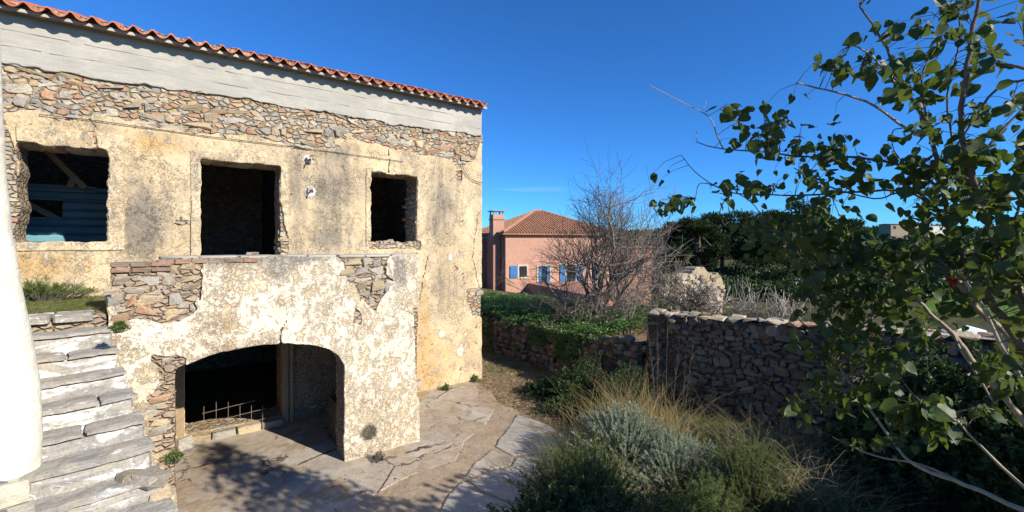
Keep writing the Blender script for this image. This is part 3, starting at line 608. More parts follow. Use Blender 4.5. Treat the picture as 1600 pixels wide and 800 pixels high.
def pmask(x, z):
    B = lambda a, b, rx, rz, k=1.0: blob(x, z, onY(a, b, YP), rx, rz, k)
    st = B(625, 425, .16, .3, .95) + B(350, 415, .5, .1, .4) + B(430, 425, .25, .22, .55) + B(400, 405, 1.6, .06, .6) + B(470, 405, .3, .15, .5)
    oc = B(345, 520, .22, .28, 1.1) + B(370, 540, .3, .12, .9) + B(520, 470, .1, .1, .6) + B(600, 660, .5, .5, .35) + B(560, 700, .5, .25, .5) + B(585, 480, .15, .2, .6) + B(450, 450, .2, .2, .35) + B(500, 520, .3, .1, .3)
    wh = B(240, 520, .3, .12, 1.0) + B(600, 470, .16, .2, .55) + B(320, 430, .12, .3, .5) + B(440, 500, .6, .3, .25) + B(630, 520, .2, .6, .35) + B(290, 510, .14, .12, .5)
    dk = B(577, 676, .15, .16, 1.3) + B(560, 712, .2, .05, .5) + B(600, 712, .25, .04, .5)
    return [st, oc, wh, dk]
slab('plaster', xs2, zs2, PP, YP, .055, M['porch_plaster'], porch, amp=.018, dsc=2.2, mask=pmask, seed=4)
bare2 = sampler(-np.minimum(-PP, np.minimum(np.minimum(OA, pe), ptop - Z2)), xs2, zs2); rs = np.random.RandomState(31)
course(lambda x, z: -1 if x > ax0 - .13 and x < ax1 + .12 and z < 2.0 else bare2(x, z), (-.74, 3.3), (0.1, 3.30), YP + .03, porch, STONES, (.10, .32), (.07, .17), .16, rs=rs, thr=.006, cap=210, proud=.022, lean=.2, gap=.97)
for z_, xa, xb in ((PTOP - .07, -.74, -.2), (PTOP - .14, -.74, -.25), (PTOP - .045, -.28, .9)):   # bricks in the parapet top
    x_ = xa
    while x_ < xb:
        w_ = random.uniform(.17, .24)
        inst('brick', BRICKS[random.randrange(5)], porch, (x_ + w_ / 2, YP + .10, z_ + (0 if xb < 0 else .0)), (0, random.uniform(-.02, .02), random.uniform(-.03, .03)), (w_ * .96, .22, .058)); x_ += w_
mb = MB(); x_ = PX0 + .03
for k_ in range(9):                       # thin coping slabs along the parapet
    w_ = (PX1 - PX0 - .06) / 9; cz = float(interp(x_ + w_ / 2, [onY(a, b, YP) for a, b in [(168, 413), (240, 411), (246, 402), (650, 398)]]))
    inst('coping_slab', slabby(60 + k_, M['concrete']), porch, (x_ + w_ / 2, YP + .30, cz - .01), (0, 0, 0), (w_ * 1.0, .46, .04)); x_ += w_
for k_, (a, b) in enumerate(((388, 397), (399, 398))): inst('loose_stone', STONES[k_], None, (onY(a, b, YP + .3)[0], YP + .3, PTOP + .045), (0, 0, k_), (.09, .08, .05))
for o, t_ in zip([o for o in COL.objects if o.name.startswith('loose_stone')], ('flat pale pebble on the parapet, left of the pair', 'rounder pale pebble on the parapet, right of the pair')): tag(o, t_, 'stone')
# terrace floor, side wall, inner pier
mb = MB(); mb.box((PX0 + .02, YP + .56, 2.52), (PX1 - .02, YF - .03, 2.79)); mb.build('terrace_slab', M['concrete'], porch)
mb = MB(); mb.box((2.95, YP + .56, -.05), (PX1 - .02, YF - .03, 2.515)); mb.build('side_wall', M['core'], porch)
xs3 = np.arange(0, 1.4, .05); 
def rough_box(name, a, b, mat, parent, st=.06, amp=.012, sc=5, **k):     # a block whose faces are lightly uneven
    import bmesh
    bm = bmesh.new(); a = Vector(a); b = Vector(b); d = b - a
    bmesh.ops.create_cube(bm, size=1); 
    for v in bm.verts: v.co = Vector((a.x + (v.co.x + .5) * d.x, a.y + (v.co.y + .5) * d.y, a.z + (v.co.z + .5) * d.z))
    for ax in range(3):
        n_ = max(1, int(round(d[ax] / st)))
        for i in range(1, n_):
            pc = a.copy(); pc[ax] = a[ax] + d[ax] * i / n_; nn = Vector((0, 0, 0)); nn[ax] = 1
            bmesh.ops.bisect_plane(bm, geom=bm.verts[:] + bm.edges[:] + bm.faces[:], plane_co=pc, plane_no=nn)
    c = (a + b) / 2; h = d / 2
    for v in bm.verts:
        p = v.co; o_ = Vector((float(fbm(p.y + p.x * .3, p.z, sc, 71)), float(fbm(p.x, p.z + p.y * .3, sc, 72)), float(fbm(p.x, p.y + p.z * .3, sc, 73)))) * amp
        e = sum(1 for q in range(3) if abs(abs(p[q] - c[q]) - h[q]) < 1e-4)
        if e >= 2: o_ -= Vector([(p[q] - c[q]) / h[q] for q in range(3)]) * amp * .9
        v.co = p + o_
    me = bpy.data.meshes.new(name); bm.to_mesh(me); bm.free(); me.materials.append(mat)
    o = bpy.data.objects.new(name, me); link(o, parent); return tag(o, **k)
rough_box('pier', (ax1 + .03, YP + .5, -.03), (2.93, 8.15, 2.50), M['porch_plaster'], porch, .1, .015)
rough_box('pier_ledge', (ax1 + .05, 8.17, -.03), (2.93, 8.85, .78), M['porch_plaster'], porch, .1, .015)
rough_box('side_wall', (-1.3, YP + .56, -.05), (-.78, YF - .03, 2.51), M['core'], porch, .12, .02)
# door posts, threshold, and mesh at the lower doorway
for x0_, x1_ in ((-.20, .02), (1.60, 1.70), (1.73, 1.80)): rough_box('door_post', (x0_, YF - .10, .02), (x1_, YF + .04, 2.5), M['old_timber'], hp, .12, .004)
for k_, (a, b) in enumerate(((.03, .42), (.44, .80), (.82, 1.22), (1.24, 1.60))): inst('threshold_stone', slabby(80 + k_, M['stone']), hp, ((a + b) / 2, YF - .04, .07), (0, 0, random.uniform(-.03, .03)), (b - a, .34, .17))
rs = np.random.RandomState(77); course(lambda a, b: 1, (-.62, -.22), (.1, .95), YF - .05, hp, STONES, (.12, .26), (.1, .16), .14, rs=rs, cap=18, name='stone')
p0 = onY(318, 640, YF - .22)[0]; p1 = onY(411, 640, YF - .22)[0]; wm = empty('wire_mesh', (p0, YF - .2, .2), label='rusty wire mesh panel standing in the dark doorway under the arch', cat='wire mesh')
for k_ in range(6): x_ = (p1 - p0) * (k_ + .03) / 5.06; mb = MB(); mb.tube([(x_, 0, -.16), (x_, 0, .48 - .035 * k_ + (.09 if k_ in (1, 2) else 0))], .004, 5); mb.build('upright_wire', M['steel'], wm)
for k_, z_ in enumerate((-.02, .17, .36)): mb = MB(); mb.tube([(-.02, -.008, z_), ((p1 - p0) * (1.04 if k_ != 2 else .86), -.008, z_ + .06)], .004, 5); mb.build('cross_wire', M['steel'], wm)
tag(inst('fallen_stone', STONES[4], None, tuple(gnd(290, 702)) [:2] + (.10,), (0, .1, .4), (.34, .24, .2)), 'tan block fallen beside the left door post under the arch', 'stone')
# ---------------------------------------------------------------- LANDING, STAIRS
land = empty('landing', (-1.6, 8.7, 0)); tag(land, 'grassy landing at the head of the stone stairs under the left window', 'landing')
rough_box('fill', (-2.0 + 0, -1.17, 0), (.83, 1.25, 2.76), M['mortar'], land, .2, .02)
LD = [(-1.95, -.8, .55), (-.78, -.2, .5)]
# first edge stones of the landing
x_ = -1.1
for k_, w_ in enumerate((.62, .42, .40, .36)): inst('edge_slab', slabby(90 + k_, M['riser']), land, (x_ + w_ / 2, -1.06, 2.735), (0, 0, .03), (w_ * .97, .34, .10)); x_ += w_
stairs = empty('stone_staircase', (-.72, 7.45, 0), R(10), label='worn grey slate steps with patchy whitewash climbing to the grassy landing', cat='stairs')
SW = 2.3                                 # local x = lateral (right), local -y = descending
def step_block(i):
    z = 2.62 - .2 * i; y1 = -.3 * i + .05; y0 = -.3 * (i + 1)
    st_ = rough_box('step', (-SW, y0 + .022, z - .45), (-.01 - .02 * (i % 2) + .04 * i, y1, z - .052), M['riser'], stairs, .06, .018, 7)
    x = -SW; j = 0
    xe_ = .04 * i
    while x < xe_ - .05:
        w_ = min(xe_ - x, random.uniform(.8, 1.6)); 
        if xe_ - (x + w_) < .3: w_ = xe_ - x
        o = rough_box('tread_slab', (x + .003, y0 - .006 + random.uniform(-.01, .012), z - .058), (x + w_ - .003, y1 + .02, z + random.uniform(-.012, .012)), M['slate'], st_, .06, .013, 7)
        x += w_
for i in range(10): step_block(i)
rs = np.random.RandomState(5)
for (a, b, w_, h_) in ((212, 752, .30, .17), (238, 748, .30, .13), (252, 770, .22, .12), (205, 772, .2, .1), (225, 770, .16, .12)):
    p = at(a, b, 4.3); inst('stone', STONES[rs.randint(14)], stairs, stairs.matrix_basis.inverted() @ p if False else Matrix.Rotation(-R(10), 4, 'Z') @ (p - Vector((-.72, 7.45, 0))), (.1, .3, rs.uniform(0, 3)), (w_, w_ * .8, h_))
# whitewashed curved buttress left of the stairs
ol = [onY(a, b, 5.82) for a, b in [(0, 60), (1, 140), (6, 200), (11, 300), (19, 370), (28, 420), (40, 485), (52, 540), (61, 590), (66, 640), (67, 700), (65, 745)]]
bx = -3.2; mb = MB(); bev = [(0, .16), (.035, .06), (.09, .012), (.16, 0)]
rings = []
zz = np.linspace(ol[-1][1], ol[0][1] + .9, 60); zo = [p[1] for p in ol][::-1]; xo = [p[0] for p in ol][::-1]
for z in zz:
    xe = float(np.interp(z, zo, xo)) if z <= zo[-1] else xo[-1] - (z - zo[-1]) * .08
    xe += .008 * float(fbm(np.array([z]), np.array([0.]), 3, 3)[0])
    ring = [(bx, 5.6, z)] + [(bx + (xe - bx) * u, 5.6 - .02 * math.sin(u * 3) + .006 * float(fbm(np.array([u * 3]), np.array([z]), 2, 5)[0]), z) for u in (.3, .5, .65, .8, .88)]
    r0 = .22
    for k_ in range(13): a = PI * .86 * k_ / 12; ring.append((xe - r0 + r0 * math.sin(a), 5.6 + r0 - r0 * math.cos(a), z))
    ring += [(xe - .5, 6.1, z), (bx, 6.1, z)]; rings.append(ring)
m = len(rings[0]); v = [p for r_ in rings for p in r_]; f = [(i * m + k, i * m + (k + 1) % m, (i + 1) * m + (k + 1) % m, (i + 1) * m + k) for i in range(len(rings) - 1) for k in range(m)]
f += [tuple(range((len(rings) - 1) * m, len(rings) * m))]
obj('curved_buttress', v, f, M['whitewash'], smooth=True, label='bright whitewashed buttress with a flared curved edge at the far left', cat='buttress')
# dark flagstones set in cream mortar on the lower steps at the foot of the buttress
for i in (5, 6, 7):
    z = 2.62 - .2 * i; y0, y1 = -.3 * (i + 1), -.3 * i; xr = -.80 + .03 * i
    rough_box('mortar_bed', (-SW, y0 - .03, z - .20), (xr, y1 + .03, z + .012), M['cream_lime'], stairs, .09, .012)
    x = -SW + .1
    for w_ in (.62, .75): rough_box('flagstone', (x, y0 + .0, z - .02), (min(x + w_, xr - .06), y1 - .05, z + .026), M['flag'], stairs, .07, .014); x += w_ + .06
# ---------------------------------------------------------------- TALL RUBBLE WALL at the right
ang = math.atan2(-.970, .242); TW = empty('tall_rubble_wall', (8.33, 6.27, 0), ang, label='tall rubble garden wall in shade with sunlit flat stones along its top', cat='wall')
LW = 8.2; txs = np.arange(-.05, LW, .04); tzs = np.arange(-.1, 2.5, .04); TX, TZ = np.meshgrid(txs, tzs, indexing='ij')
ttop = lambda x: 2.07 + .025 * x
tf = np.minimum(np.minimum(TX + .02 * fbm(TX, TZ, 5, 2), ttop(TX) - .03 + .03 * fbm(TX, TZ, 4, 3) - TZ), LW - .1 - TX)
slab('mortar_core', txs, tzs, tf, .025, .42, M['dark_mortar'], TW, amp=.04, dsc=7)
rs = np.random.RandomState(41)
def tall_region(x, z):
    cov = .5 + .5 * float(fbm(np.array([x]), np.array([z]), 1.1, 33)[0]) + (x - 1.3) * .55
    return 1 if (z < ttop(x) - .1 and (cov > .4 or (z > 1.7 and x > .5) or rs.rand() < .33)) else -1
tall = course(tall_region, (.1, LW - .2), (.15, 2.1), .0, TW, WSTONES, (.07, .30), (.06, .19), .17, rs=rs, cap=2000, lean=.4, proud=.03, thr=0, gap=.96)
tall.sort(key=lambda o: o.location.x); rest = tall[296:]; vs, fs = [], []
for o in rest:                            # past the first three hundred the stones are one part
    o.matrix_basis; mtx = o.matrix_basis; k0 = len(vs); vs += [tuple(mtx @ v_.co) for v_ in o.data.vertices]; fs += [tuple(i_ + k0 for i_ in p_.vertices) for p_ in o.data.polygons]; bpy.data.objects.remove(o)
obj('farther_stones', vs, fs, M['wall_stone'], TW, kind='stuff')
x_ = 0.0
while x_ < LW - .2:                       # coping of flat stones, sunlit
    w_ = random.uniform(.12, .34); inst('coping_stone', STONES[random.randrange(14)], TW, (x_ + w_ / 2, .16 + random.uniform(-.03, .05), ttop(x_) + random.uniform(-.02, .02)), (random.uniform(-.08, .08), random.uniform(-.08, .08), random.uniform(-.2, .2)), (w_ * 1.1, random.uniform(.32, .46), random.uniform(.05, .09)))
    if random.random() < .6: inst('coping_stone', STONES[random.randrange(14)], TW, (x_ + w_ / 2, .34, ttop(x_) + .02), (random.uniform(-.08, .08), 0, random.uniform(-.2, .2)), (w_ * .9, .24, .07))
    x_ += w_
# ---------------------------------------------------------------- LOW RUBBLE WALL below the ivy bank
LWA = math.atan2(-7.7, .42); LO = empty('low_rubble_wall', (7.88, 14.2, 0), LWA, label='low dark rubble retaining wall under the ivy, behind the litter strip', cat='wall')
lxs = np.arange(-.1, 8.0, .05); lzs = np.arange(-.1, 1.7, .05); LX, LZ = np.meshgrid(lxs, lzs, indexing='ij')
ltop = lambda x: 1.0 + .045 * x + .07 * np.sin(x * 1.7)
lf = np.minimum(np.minimum(LX, ltop(LX) + .05 * fbm(LX, LZ, 3, 3) - LZ), 7.8 - LX)
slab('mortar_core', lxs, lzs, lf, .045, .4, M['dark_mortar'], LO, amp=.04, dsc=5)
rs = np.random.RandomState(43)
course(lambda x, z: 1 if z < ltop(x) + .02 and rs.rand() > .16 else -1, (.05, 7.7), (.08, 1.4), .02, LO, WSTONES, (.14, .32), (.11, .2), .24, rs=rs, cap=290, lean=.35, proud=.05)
for k_ in range(34):
    x_ = rs.uniform(.2, 7.6); inst('top_stone', WSTONES[rs.randint(14)], LO, (x_, rs.uniform(.08, .3), ltop(x_) + .02), (rs.uniform(-.3, .3), rs.uniform(-.3, .3), rs.uniform(0, 3)), (rs.uniform(.14, .3), .22, rs.uniform(.1, .17)))
def rebase(o, c):                         # put an Empty at the base of its thing without moving the children
    c = Vector(c)
    for ch in o.children: ch.location = ch.location - c
    o.location = o.location + c
rebase(porch, (1.3, YP, 0)); rebase(house, (1, 10, 0))
# ---------------------------------------------------------------- PINK HOUSE
def solve_dir(p, d, px):                  # distance along direction d from p where the photo column px is reached
    k = (px - 800) / FPX; q = Vector((p.x, p.y, 0)); a = q.dot(RT) - k * q.dot(FW); b = d.dot(RT) - k * d.dot(FW); return -a / b
PK = R(-13); D1 = Vector((math.cos(PK), math.sin(PK), 0)); D2 = Vector((-math.sin(PK), math.cos(PK), 0))
c0 = at(790, 366, 30); ZB = -1.3; ZE = c0.z; wA = solve_dir(c0, D1, 955); dep = 7.6
pk = empty('pink_house', (c0.x, c0.y, ZB), PK, label='pink rendered house with hipped tile roof, chimney and blue shutters', cat='house')
H = ZE - ZB
mb = MB(); mb.box((0, 0, 0), (wA, dep, H)); mb.build('wall', M['pink'], pk)
lx = lambda px: solve_dir(c0, D1, px)
def lz(py, x, y=0): p = c0 + D1 * x + D2 * y; dd = p.dot(FW); return EYE - (py - HY) / FPX * dd - ZB
for (xa, xb, ya, yb, sh_) in ((811, 823, 416, 433, 'L'), (841, 859, 416, 444, 'B'), (885, 899, 414, 441, 'B2'), (924, 937, 412, 447, 'R')):
    a, b = lx(xa), lx(xb); t1, t0 = lz(ya, a), lz(yb, a)
    w_ = MB(); e = .11
    w_.box((a - e, -.035, t0 - e), (a, .05, t1 + e)); w_.box((b, -.035, t0 - e), (b + e, .05, t1 + e)); w_.box((a, -.035, t1), (b, .05, t1 + e)); w_.box((a, -.045, t0 - e), (b, .05, t0))
    wn = w_.build('window', M['cream_trim'], pk)
    g_ = MB(); g_.box((a, -.012, t0), (b, .03, t1)); g_.build('pane', M['glass'], wn)
    ww = b - a
    def shutter(x0, x1, y=-.07):
        q = MB(); q.box((x0, y, t0 - .04), (x1, y + .04, t1 + .04)); so_ = q.build('shutter', M['blue'], wn)
        for zz_ in (t0 + .12, t1 - .16): q2 = MB(); q2.box((x0 + .04, y - .02, zz_), (x1 - .04, y - .001, zz_ + .07)); q2.build('batten', M['blue'], wn)
    if sh_ == 'L': shutter(a - .68, a - .13)
    if sh_ == 'B': shutter(a + .02, a + ww * .28, -.05); shutter(a + ww * .74, b - .02, -.05)
    if sh_ == 'B2': shutter(a - .55, a - .12); shutter(b + .12, b + .6)
    if sh_ == 'R': shutter(a, a + ww * .6, -.05)
# eaves and hipped tile roof with real rolls
ov = .32; pe_ = [(-ov, -ov), (wA + ov, -ov), (wA + ov, dep + ov), (-ov, dep + ov)]; zr = H + 1.85; r1, r2_ = (wA / 2 - .25, dep / 2), (wA / 2 + .35, dep / 2)
ro = MB(); ro.add([(x, y, H - .02) for x, y in pe_] + [(x, y, H + .06) for x, y in pe_] + [(r1[0], r1[1], zr), (r2_[0], r2_[1], zr)],
    [(3, 2, 1, 0), (0, 1, 5, 4), (1, 2, 6, 5), (2, 3, 7, 6), (3, 0, 4, 7), (4, 5, 9, 8), (5, 6, 9), (6, 7, 8, 9), (7, 4, 8)])
roof = ro.build('roof', M['old_tile'], pk)
rl = MB()
def rolls(A, B, T1, T2, step=.21):
    A, B, T1, T2 = map(Vector, (A, B, T1, T2)); L = (B - A).length; e = (B - A) / L; nrm = e.cross((T1 - A)).normalized(); nrm = nrm if nrm.z > 0 else -nrm
    up = nrm.cross(e); up = up if up.z > 0 else -up; u1 = (T1 - A).dot(e); u2 = (T2 - A).dot(e); hh = (T1 - A).dot(up); k = step / 2
    while k < L:
        top = hh * min(1, k / max(.01, u1), (L - k) / max(.01, L - u2)); nseg = max(1, int(top / .36))
        for s_ in range(nseg):
            y0, y1 = top * s_ / nseg, top * (s_ + 1) / nseg
            q = [A + e * (k + dx) + up * yy + nrm * (h_ + lift) for yy, lift in ((y0 - .03, .045), (y1, .0)) for dx, h_ in ((-.085, 0), (-.045, .075), (.045, .075), (.085, 0))]
            rl.add(q, [(0, 1, 5, 4), (1, 2, 6, 5), (2, 3, 7, 6), (0, 3, 2, 1)])
        k += step
C4 = [(x, y, H + .06) for x, y in pe_]; Ta, Tb = (*r1, zr), (*r2_, zr)
rolls(C4[0], C4[1], Ta, Tb); rolls(C4[3], C4[0], Ta, Ta); rolls(C4[1], C4[2], Tb, Tb)
rl.build('roof_tiles', M['old_tile'], pk, kind='stuff')
hm = MB()
for a, b in ((C4[0], Ta), (C4[1], Tb), (Ta, Tb)): hm.tube([Vector(a) + Vector((0, 0, .06)), Vector(b) + Vector((0, 0, .06))], .12, 6)
hm.build('hip_ridge', M['pink_dim'], pk)
# chimney breast on the shaded side, its stack and cap
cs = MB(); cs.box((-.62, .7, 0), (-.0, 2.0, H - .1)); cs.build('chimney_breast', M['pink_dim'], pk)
zc = c0.z - ZB; ck = MB(); ck.box((-.62, .7, H - .1), (0.18, 1.45, H + 1.35)); ch = ck.build('chimney', M['pink'], pk)
ck = MB(); ck.box((-.67, .65, H + 1.0), (.23, 1.5, H + 1.06)); ck.build('chimney_band', M['pink_dim'], ch)
for k_ in range(4): a_x, a_y = ((-.6, .72), (.08, .72), (-.6, 1.35), (.08, 1.35))[k_]; q = MB(); q.box((a_x, a_y, H + 1.352), (a_x + .08, a_y + .08, H + 1.57)); q.build('cap_post', M['metal_cap'], ch)
q = MB(); q.box((-.72, .6, H + 1.57), (.28, 1.55, H + 1.63)); q.build('chimney_cap', M['metal_cap'], ch)
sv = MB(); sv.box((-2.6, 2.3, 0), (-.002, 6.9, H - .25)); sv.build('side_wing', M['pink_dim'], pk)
dp = MB(); dp.tube([(-.05, .35, 0), (-.05, .35, H - .1)], .05, 6); dp.build('downpipe', M['pink'], pk)
# projecting terrace block, its long side in shade
tA = lx(826); tz = lz(444, tA); tB = tA + 4.0
tm_ = MB(); tm_.box((tA, -8.5, -.5), (tB, -.01, tz)); tm_.build('terrace_wall', M['pink'], pk)
tm_ = MB(); tm_.box((tA - .05, -8.55, tz), (tB + .05, -.01, tz + .07)); tm_.build('terrace_coping', M['pink_dim'], pk)
# lower wing on the right
wB = solve_dir(c0, D1, 1030); zl = lz(388, wA)
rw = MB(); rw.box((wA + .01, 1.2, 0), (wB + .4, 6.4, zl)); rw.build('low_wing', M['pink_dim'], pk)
rr = MB(); rr.box((wA + .02, 1.0, zl), (wB + .6, 6.6, zl + .12)); rr.build('low_wing_coping', M['old_tile'], pk)
for k_ in range(3): q = MB(); x_ = wA + .9 + k_ * 1.2; q.box((x_, 1.17, zl - 2.1), (x_ + .6, 1.22, zl - .9)); q.build('window', M['glass'], pk)
gw = MB(); gw.box((tB + .05, -6.4, -.3), (tB + 6.5, -6.1, lz(466, tB))); gw.build('garden_wall', M['pink'], pk)
# ---------------------------------------------------------------- vectorised leaves, blades, stems
def nrm(a): return a / np.maximum(1e-9, np.linalg.norm(a, axis=-1, keepdims=True))
def leaf_cards(P, D, L, Wd, rs, fold=.25, up=None):
    """pointed folded leaves: P base points, D directions, L lengths, Wd widths"""
    n = len(P); D = nrm(D); r_ = nrm(rs.normal(size=(n, 3))) if up is None else nrm(up + rs.normal(size=(n, 3)) * .35); s = nrm(np.cross(D, r_)); nn = np.cross(s, D)
    L = np.broadcast_to(L, (n,))[:, None]; Wd = np.broadcast_to(Wd, (n,))[:, None]
    v = np.stack([P, P + D * L * .45 + s * Wd * .5 + nn * Wd * fold, P + D * L, P + D * L * .45 - s * Wd * .5 + nn * Wd * fold], 1).reshape(-1, 3)
    b = np.arange(n)[:, None] * 4; f = np.concatenate([b + [[0, 1, 2]], b + [[0, 2, 3]]], 0)
    return v, f
def blades(P, D, L, w, rs, droop=.5, seg_=3):
    n = len(P); D = nrm(D); L = np.broadcast_to(L, (n,))[:, None]; w = np.broadcast_to(w, (n,))[:, None]
    hz = nrm(np.stack([rs.normal(size=n), rs.normal(size=n), np.zeros(n)], 1)); s = nrm(np.cross(D, hz + .01)); bend = nrm(D * [1, 1, 0] + hz * .4)
    rows = []
    for k in range(seg_ + 1):
        t_ = k / seg_; c = P + D * L * t_ + bend * L * droop * t_ * t_ - np.array([0, 0, 1]) * L * droop * .45 * t_ ** 3
        ww = w * (1 - t_ * .85) * .5; rows += [c - s * ww, c + s * ww]
    v = np.stack(rows, 1).reshape(-1, 3); m = 2 * (seg_ + 1); b = np.arange(n)[:, None] * m
    f = np.concatenate([b + [[2 * k, 2 * k + 1, 2 * k + 3, 2 * k + 2]] for k in range(seg_)], 0); return v, f
def joined(parts):
    vs, fs, o = [], [], 0
    for v, f in parts: vs.append(v); fs += (f + o).tolist(); o += len(v)
    return np.concatenate(vs, 0), fs
def shrub(name, label, base, rx, ry, h, nst, lps, ll, lw, mat, seed, stem_mat=None, cat='shrub', group=None, spread=.75, up=.5, tip=.35, lobes=7):
    """a shrub: stems fan out from the base to a lumpy crown, short leaves along their upper half"""
    rs = np.random.RandomState(seed); base = Vector(base); t = empty(name, base, 0, label=label, cat=cat, group=group)
    lb = rs.uniform(-1, 1, (lobes, 2)); lh = rs.uniform(.6, 1.05, lobes); k = rs.randint(lobes, size=nst)
    gp = np.stack([rs.normal(0, .38, nst), rs.normal(0, .38, nst)], 1) + lb[k] * .62
    root = np.stack([gp[:, 0] * rx * .45, gp[:, 1] * ry * .45, np.zeros(nst)], 1)
    hh = h * lh[k] * rs.uniform(.55, 1.08, nst) * np.clip(1.1 - .42 * np.hypot(gp[:, 0], gp[:, 1]), .3, 1)
    tipp = np.stack([gp[:, 0] * rx, gp[:, 1] * ry, hh], 1); mid = (root + tipp) / 2 + np.stack([0 * hh, 0 * hh, hh * .12], 1)
    nt_ = min(nst, 260); mb = MB()
    for i in rs.permutation(nst)[:nt_]: mb.tube([root[i], mid[i], tipp[i]], [.006 + h * .004, .004, .0015], 3)
    mb.build('stem', stem_mat or M['twig'], t)
    i = np.repeat(np.arange(nst), lps); u = 1 - rs.rand(len(i)) ** 1.3 * (1 - tip) ; u = u[:, None]
    P = (1 - u) ** 2 * root[i] + 2 * u * (1 - u) * (mid[i] * 2 - (root[i] + tipp[i]) / 2) + u * u * tipp[i]
    d = nrm(tipp - root)[i] * up + nrm(rs.normal(size=(len(i), 3))) * spread + [0, 0, .25 * up]
    v, f = leaf_cards(P, d, ll * rs.uniform(.6, 1.3, len(i)), lw, rs)
    obj('foliage', v, f, mat, t); return t
# ---------------------------------------------------------------- ivy bank behind the low wall
rs = np.random.RandomState(3)
def scatter_poly(pts, n, rs):
    P = np.array(pts); lo, hi = P.min(0), P.max(0); out = []
    while len(out) < n:
        q = rs.uniform(lo, hi, (n * 2, 2)); out += q[poly_sd(q[:, 0], q[:, 1], [tuple(p) for p in pts]) > 0].tolist()
    return np.array(out[:n])
q = scatter_poly([(7.95, 13.6), (8.25, 7.6), (8.8, 7.4), (11, 8), (11.5, 11), (12, 16), (7.9, 16)], 26000, rs)
zz = height(q[:, 0], q[:, 1]); zz = np.maximum(zz, 1.08) + .2 + .16 * fbm(q[:, 0], q[:, 1], 1.6, 8) + rs.uniform(-.1, .1, len(q)) + np.clip((14 - q[:, 1]) * .01, 0, .1)
v, f = leaf_cards(np.c_[q, zz], np.c_[rs.normal(size=(len(q), 2)), rs.uniform(-.3, .6, len(q))], .075 * rs.uniform(.6, 1.3, len(q)), .07, rs, .15, up=np.array([[0, 0, 1.]]))
q2 = rs.uniform(0, 1, (6000, 2)); yy = 6.9 + q2[:, 0] * 6.8; keep = fbm(yy, q2[:, 1] * 1.2, 1.1, 19) + (.7 - q2[:, 1]) * .6 > .42; yy = yy[keep]; zz2 = 1.35 - q2[keep, 1] * 1.1; xx2 = wallx(yy) - .04 - rs.uniform(0, .12, len(yy))
v2, f2 = leaf_cards(np.c_[xx2, yy, zz2], np.c_[-np.abs(rs.normal(size=len(yy))), rs.normal(size=len(yy)), rs.uniform(-1, .1, len(yy))], .07, .065, rs, .15)
vv, ff = joined([(v, f), (v2, f2)]); obj('ivy', vv, ff, M['ivy'], label='bright green ground cover spilling over the low rubble wall before the pink house', kind='stuff')
# ---------------------------------------------------------------- litter strip
band = [G2(752, 566), G2(800, 556), G2(845, 590), G2(900, 630), G2(945, 672), G2(945, 700), G2(915, 700), G2(884, 684), G2(846, 660), G2(806, 648), G2(772, 640), G2(748, 630), G2(745, 612), G2(753, 595)]
q = scatter_poly(band, 15000, rs); keep = rs.rand(len(q)) < .6 + .5 * fbm(q[:, 0], q[:, 1], 2.5, 4); q = q[keep]
k1 = q; v, f = blades(np.c_[k1, height(k1[:, 0], k1[:, 1]) + rs.uniform(.01, .05, len(k1))], np.c_[rs.normal(size=(len(k1), 2)), rs.normal(0, .18, len(k1))], rs.uniform(.03, .13, len(k1)), rs.uniform(.004, .012, len(k1)), rs, .1, 2)
qs = scatter_poly([(-.2, 5.5), (2.2, 6), (4.5, 6.6), (6.2, 8.6), (6.2, 9.9), (3.6, 9.8), (3.5, 7.4), (2, 7.3)], 1100, rs); qs = qs[(fbm(qs[:, 0], qs[:, 1], 1.5, 91) > -.1)]
v2, f2 = blades(np.c_[qs, np.full(len(qs), .045)], np.c_[rs.normal(size=(len(qs), 2)), np.zeros(len(qs))], rs.uniform(.03, .12, len(qs)), .007, rs, .1, 2)
vv, ff = joined([(v, f), (v2, f2)]); obj('straw_litter', vv, ff, M['litter'], label='dry straw and chip litter strewn between the paving and the low wall', kind='stuff')
def tufts(name, label, P2, n, L, w, mat, seed, lean=.45, droop=.35, sp=.06, z0=None, kind='stuff', cat=None):
    rs = np.random.RandomState(seed); P2 = np.asarray(P2); i = rs.randint(len(P2), size=n); b = P2[i] + rs.normal(0, sp, (n, 2))
    z = height(b[:, 0], b[:, 1]) if z0 is None else np.full(n, z0)
    v, f = blades(np.c_[b, z], np.c_[rs.normal(0, lean, (n, 2)), np.ones(n)], rs.uniform(.5, 1.15, n) * L, w, rs, droop)
    return obj(name, v, f, mat, label=label, kind=kind if not cat else None, cat=cat)
q = scatter_poly([G2(752, 600), G2(770, 560), G2(840, 545), G2(940, 600), G2(900, 620), G2(800, 585)], 260, rs)
tufts('rough_grass', 'rough green grass in the shade along the foot of the low rubble wall', q, 5200, .16, .006, M['grass'], 12, .8, .6, .08)
# garden floor beyond the path: rough growth to the foot of the tall wall
q = scatter_poly([(4.4, 4.6), (6.2, 5.8), (7.7, 6.6), (8.4, 5), (9.4, 1.2), (10.0, -1.4), (5, -1.4), (4.2, 2)], 900, rs)
tufts('garden_grass', 'long dark grass filling the shaded garden under the leafy tree', q, 16000, .42, .008, M['grass'], 14, .5, .6, .14)
q2_ = scatter_poly([(5.6, 4.8), (7.6, 5.8), (8.6, 4), (9.0, 1.5), (6.8, 2.2)], 260, rs)
tufts('garden_straw', 'pale dry stalks among the shaded garden grass before the tall wall', q2_, 800, .62, .006, M['straw'], 15, .55, .5, .12)
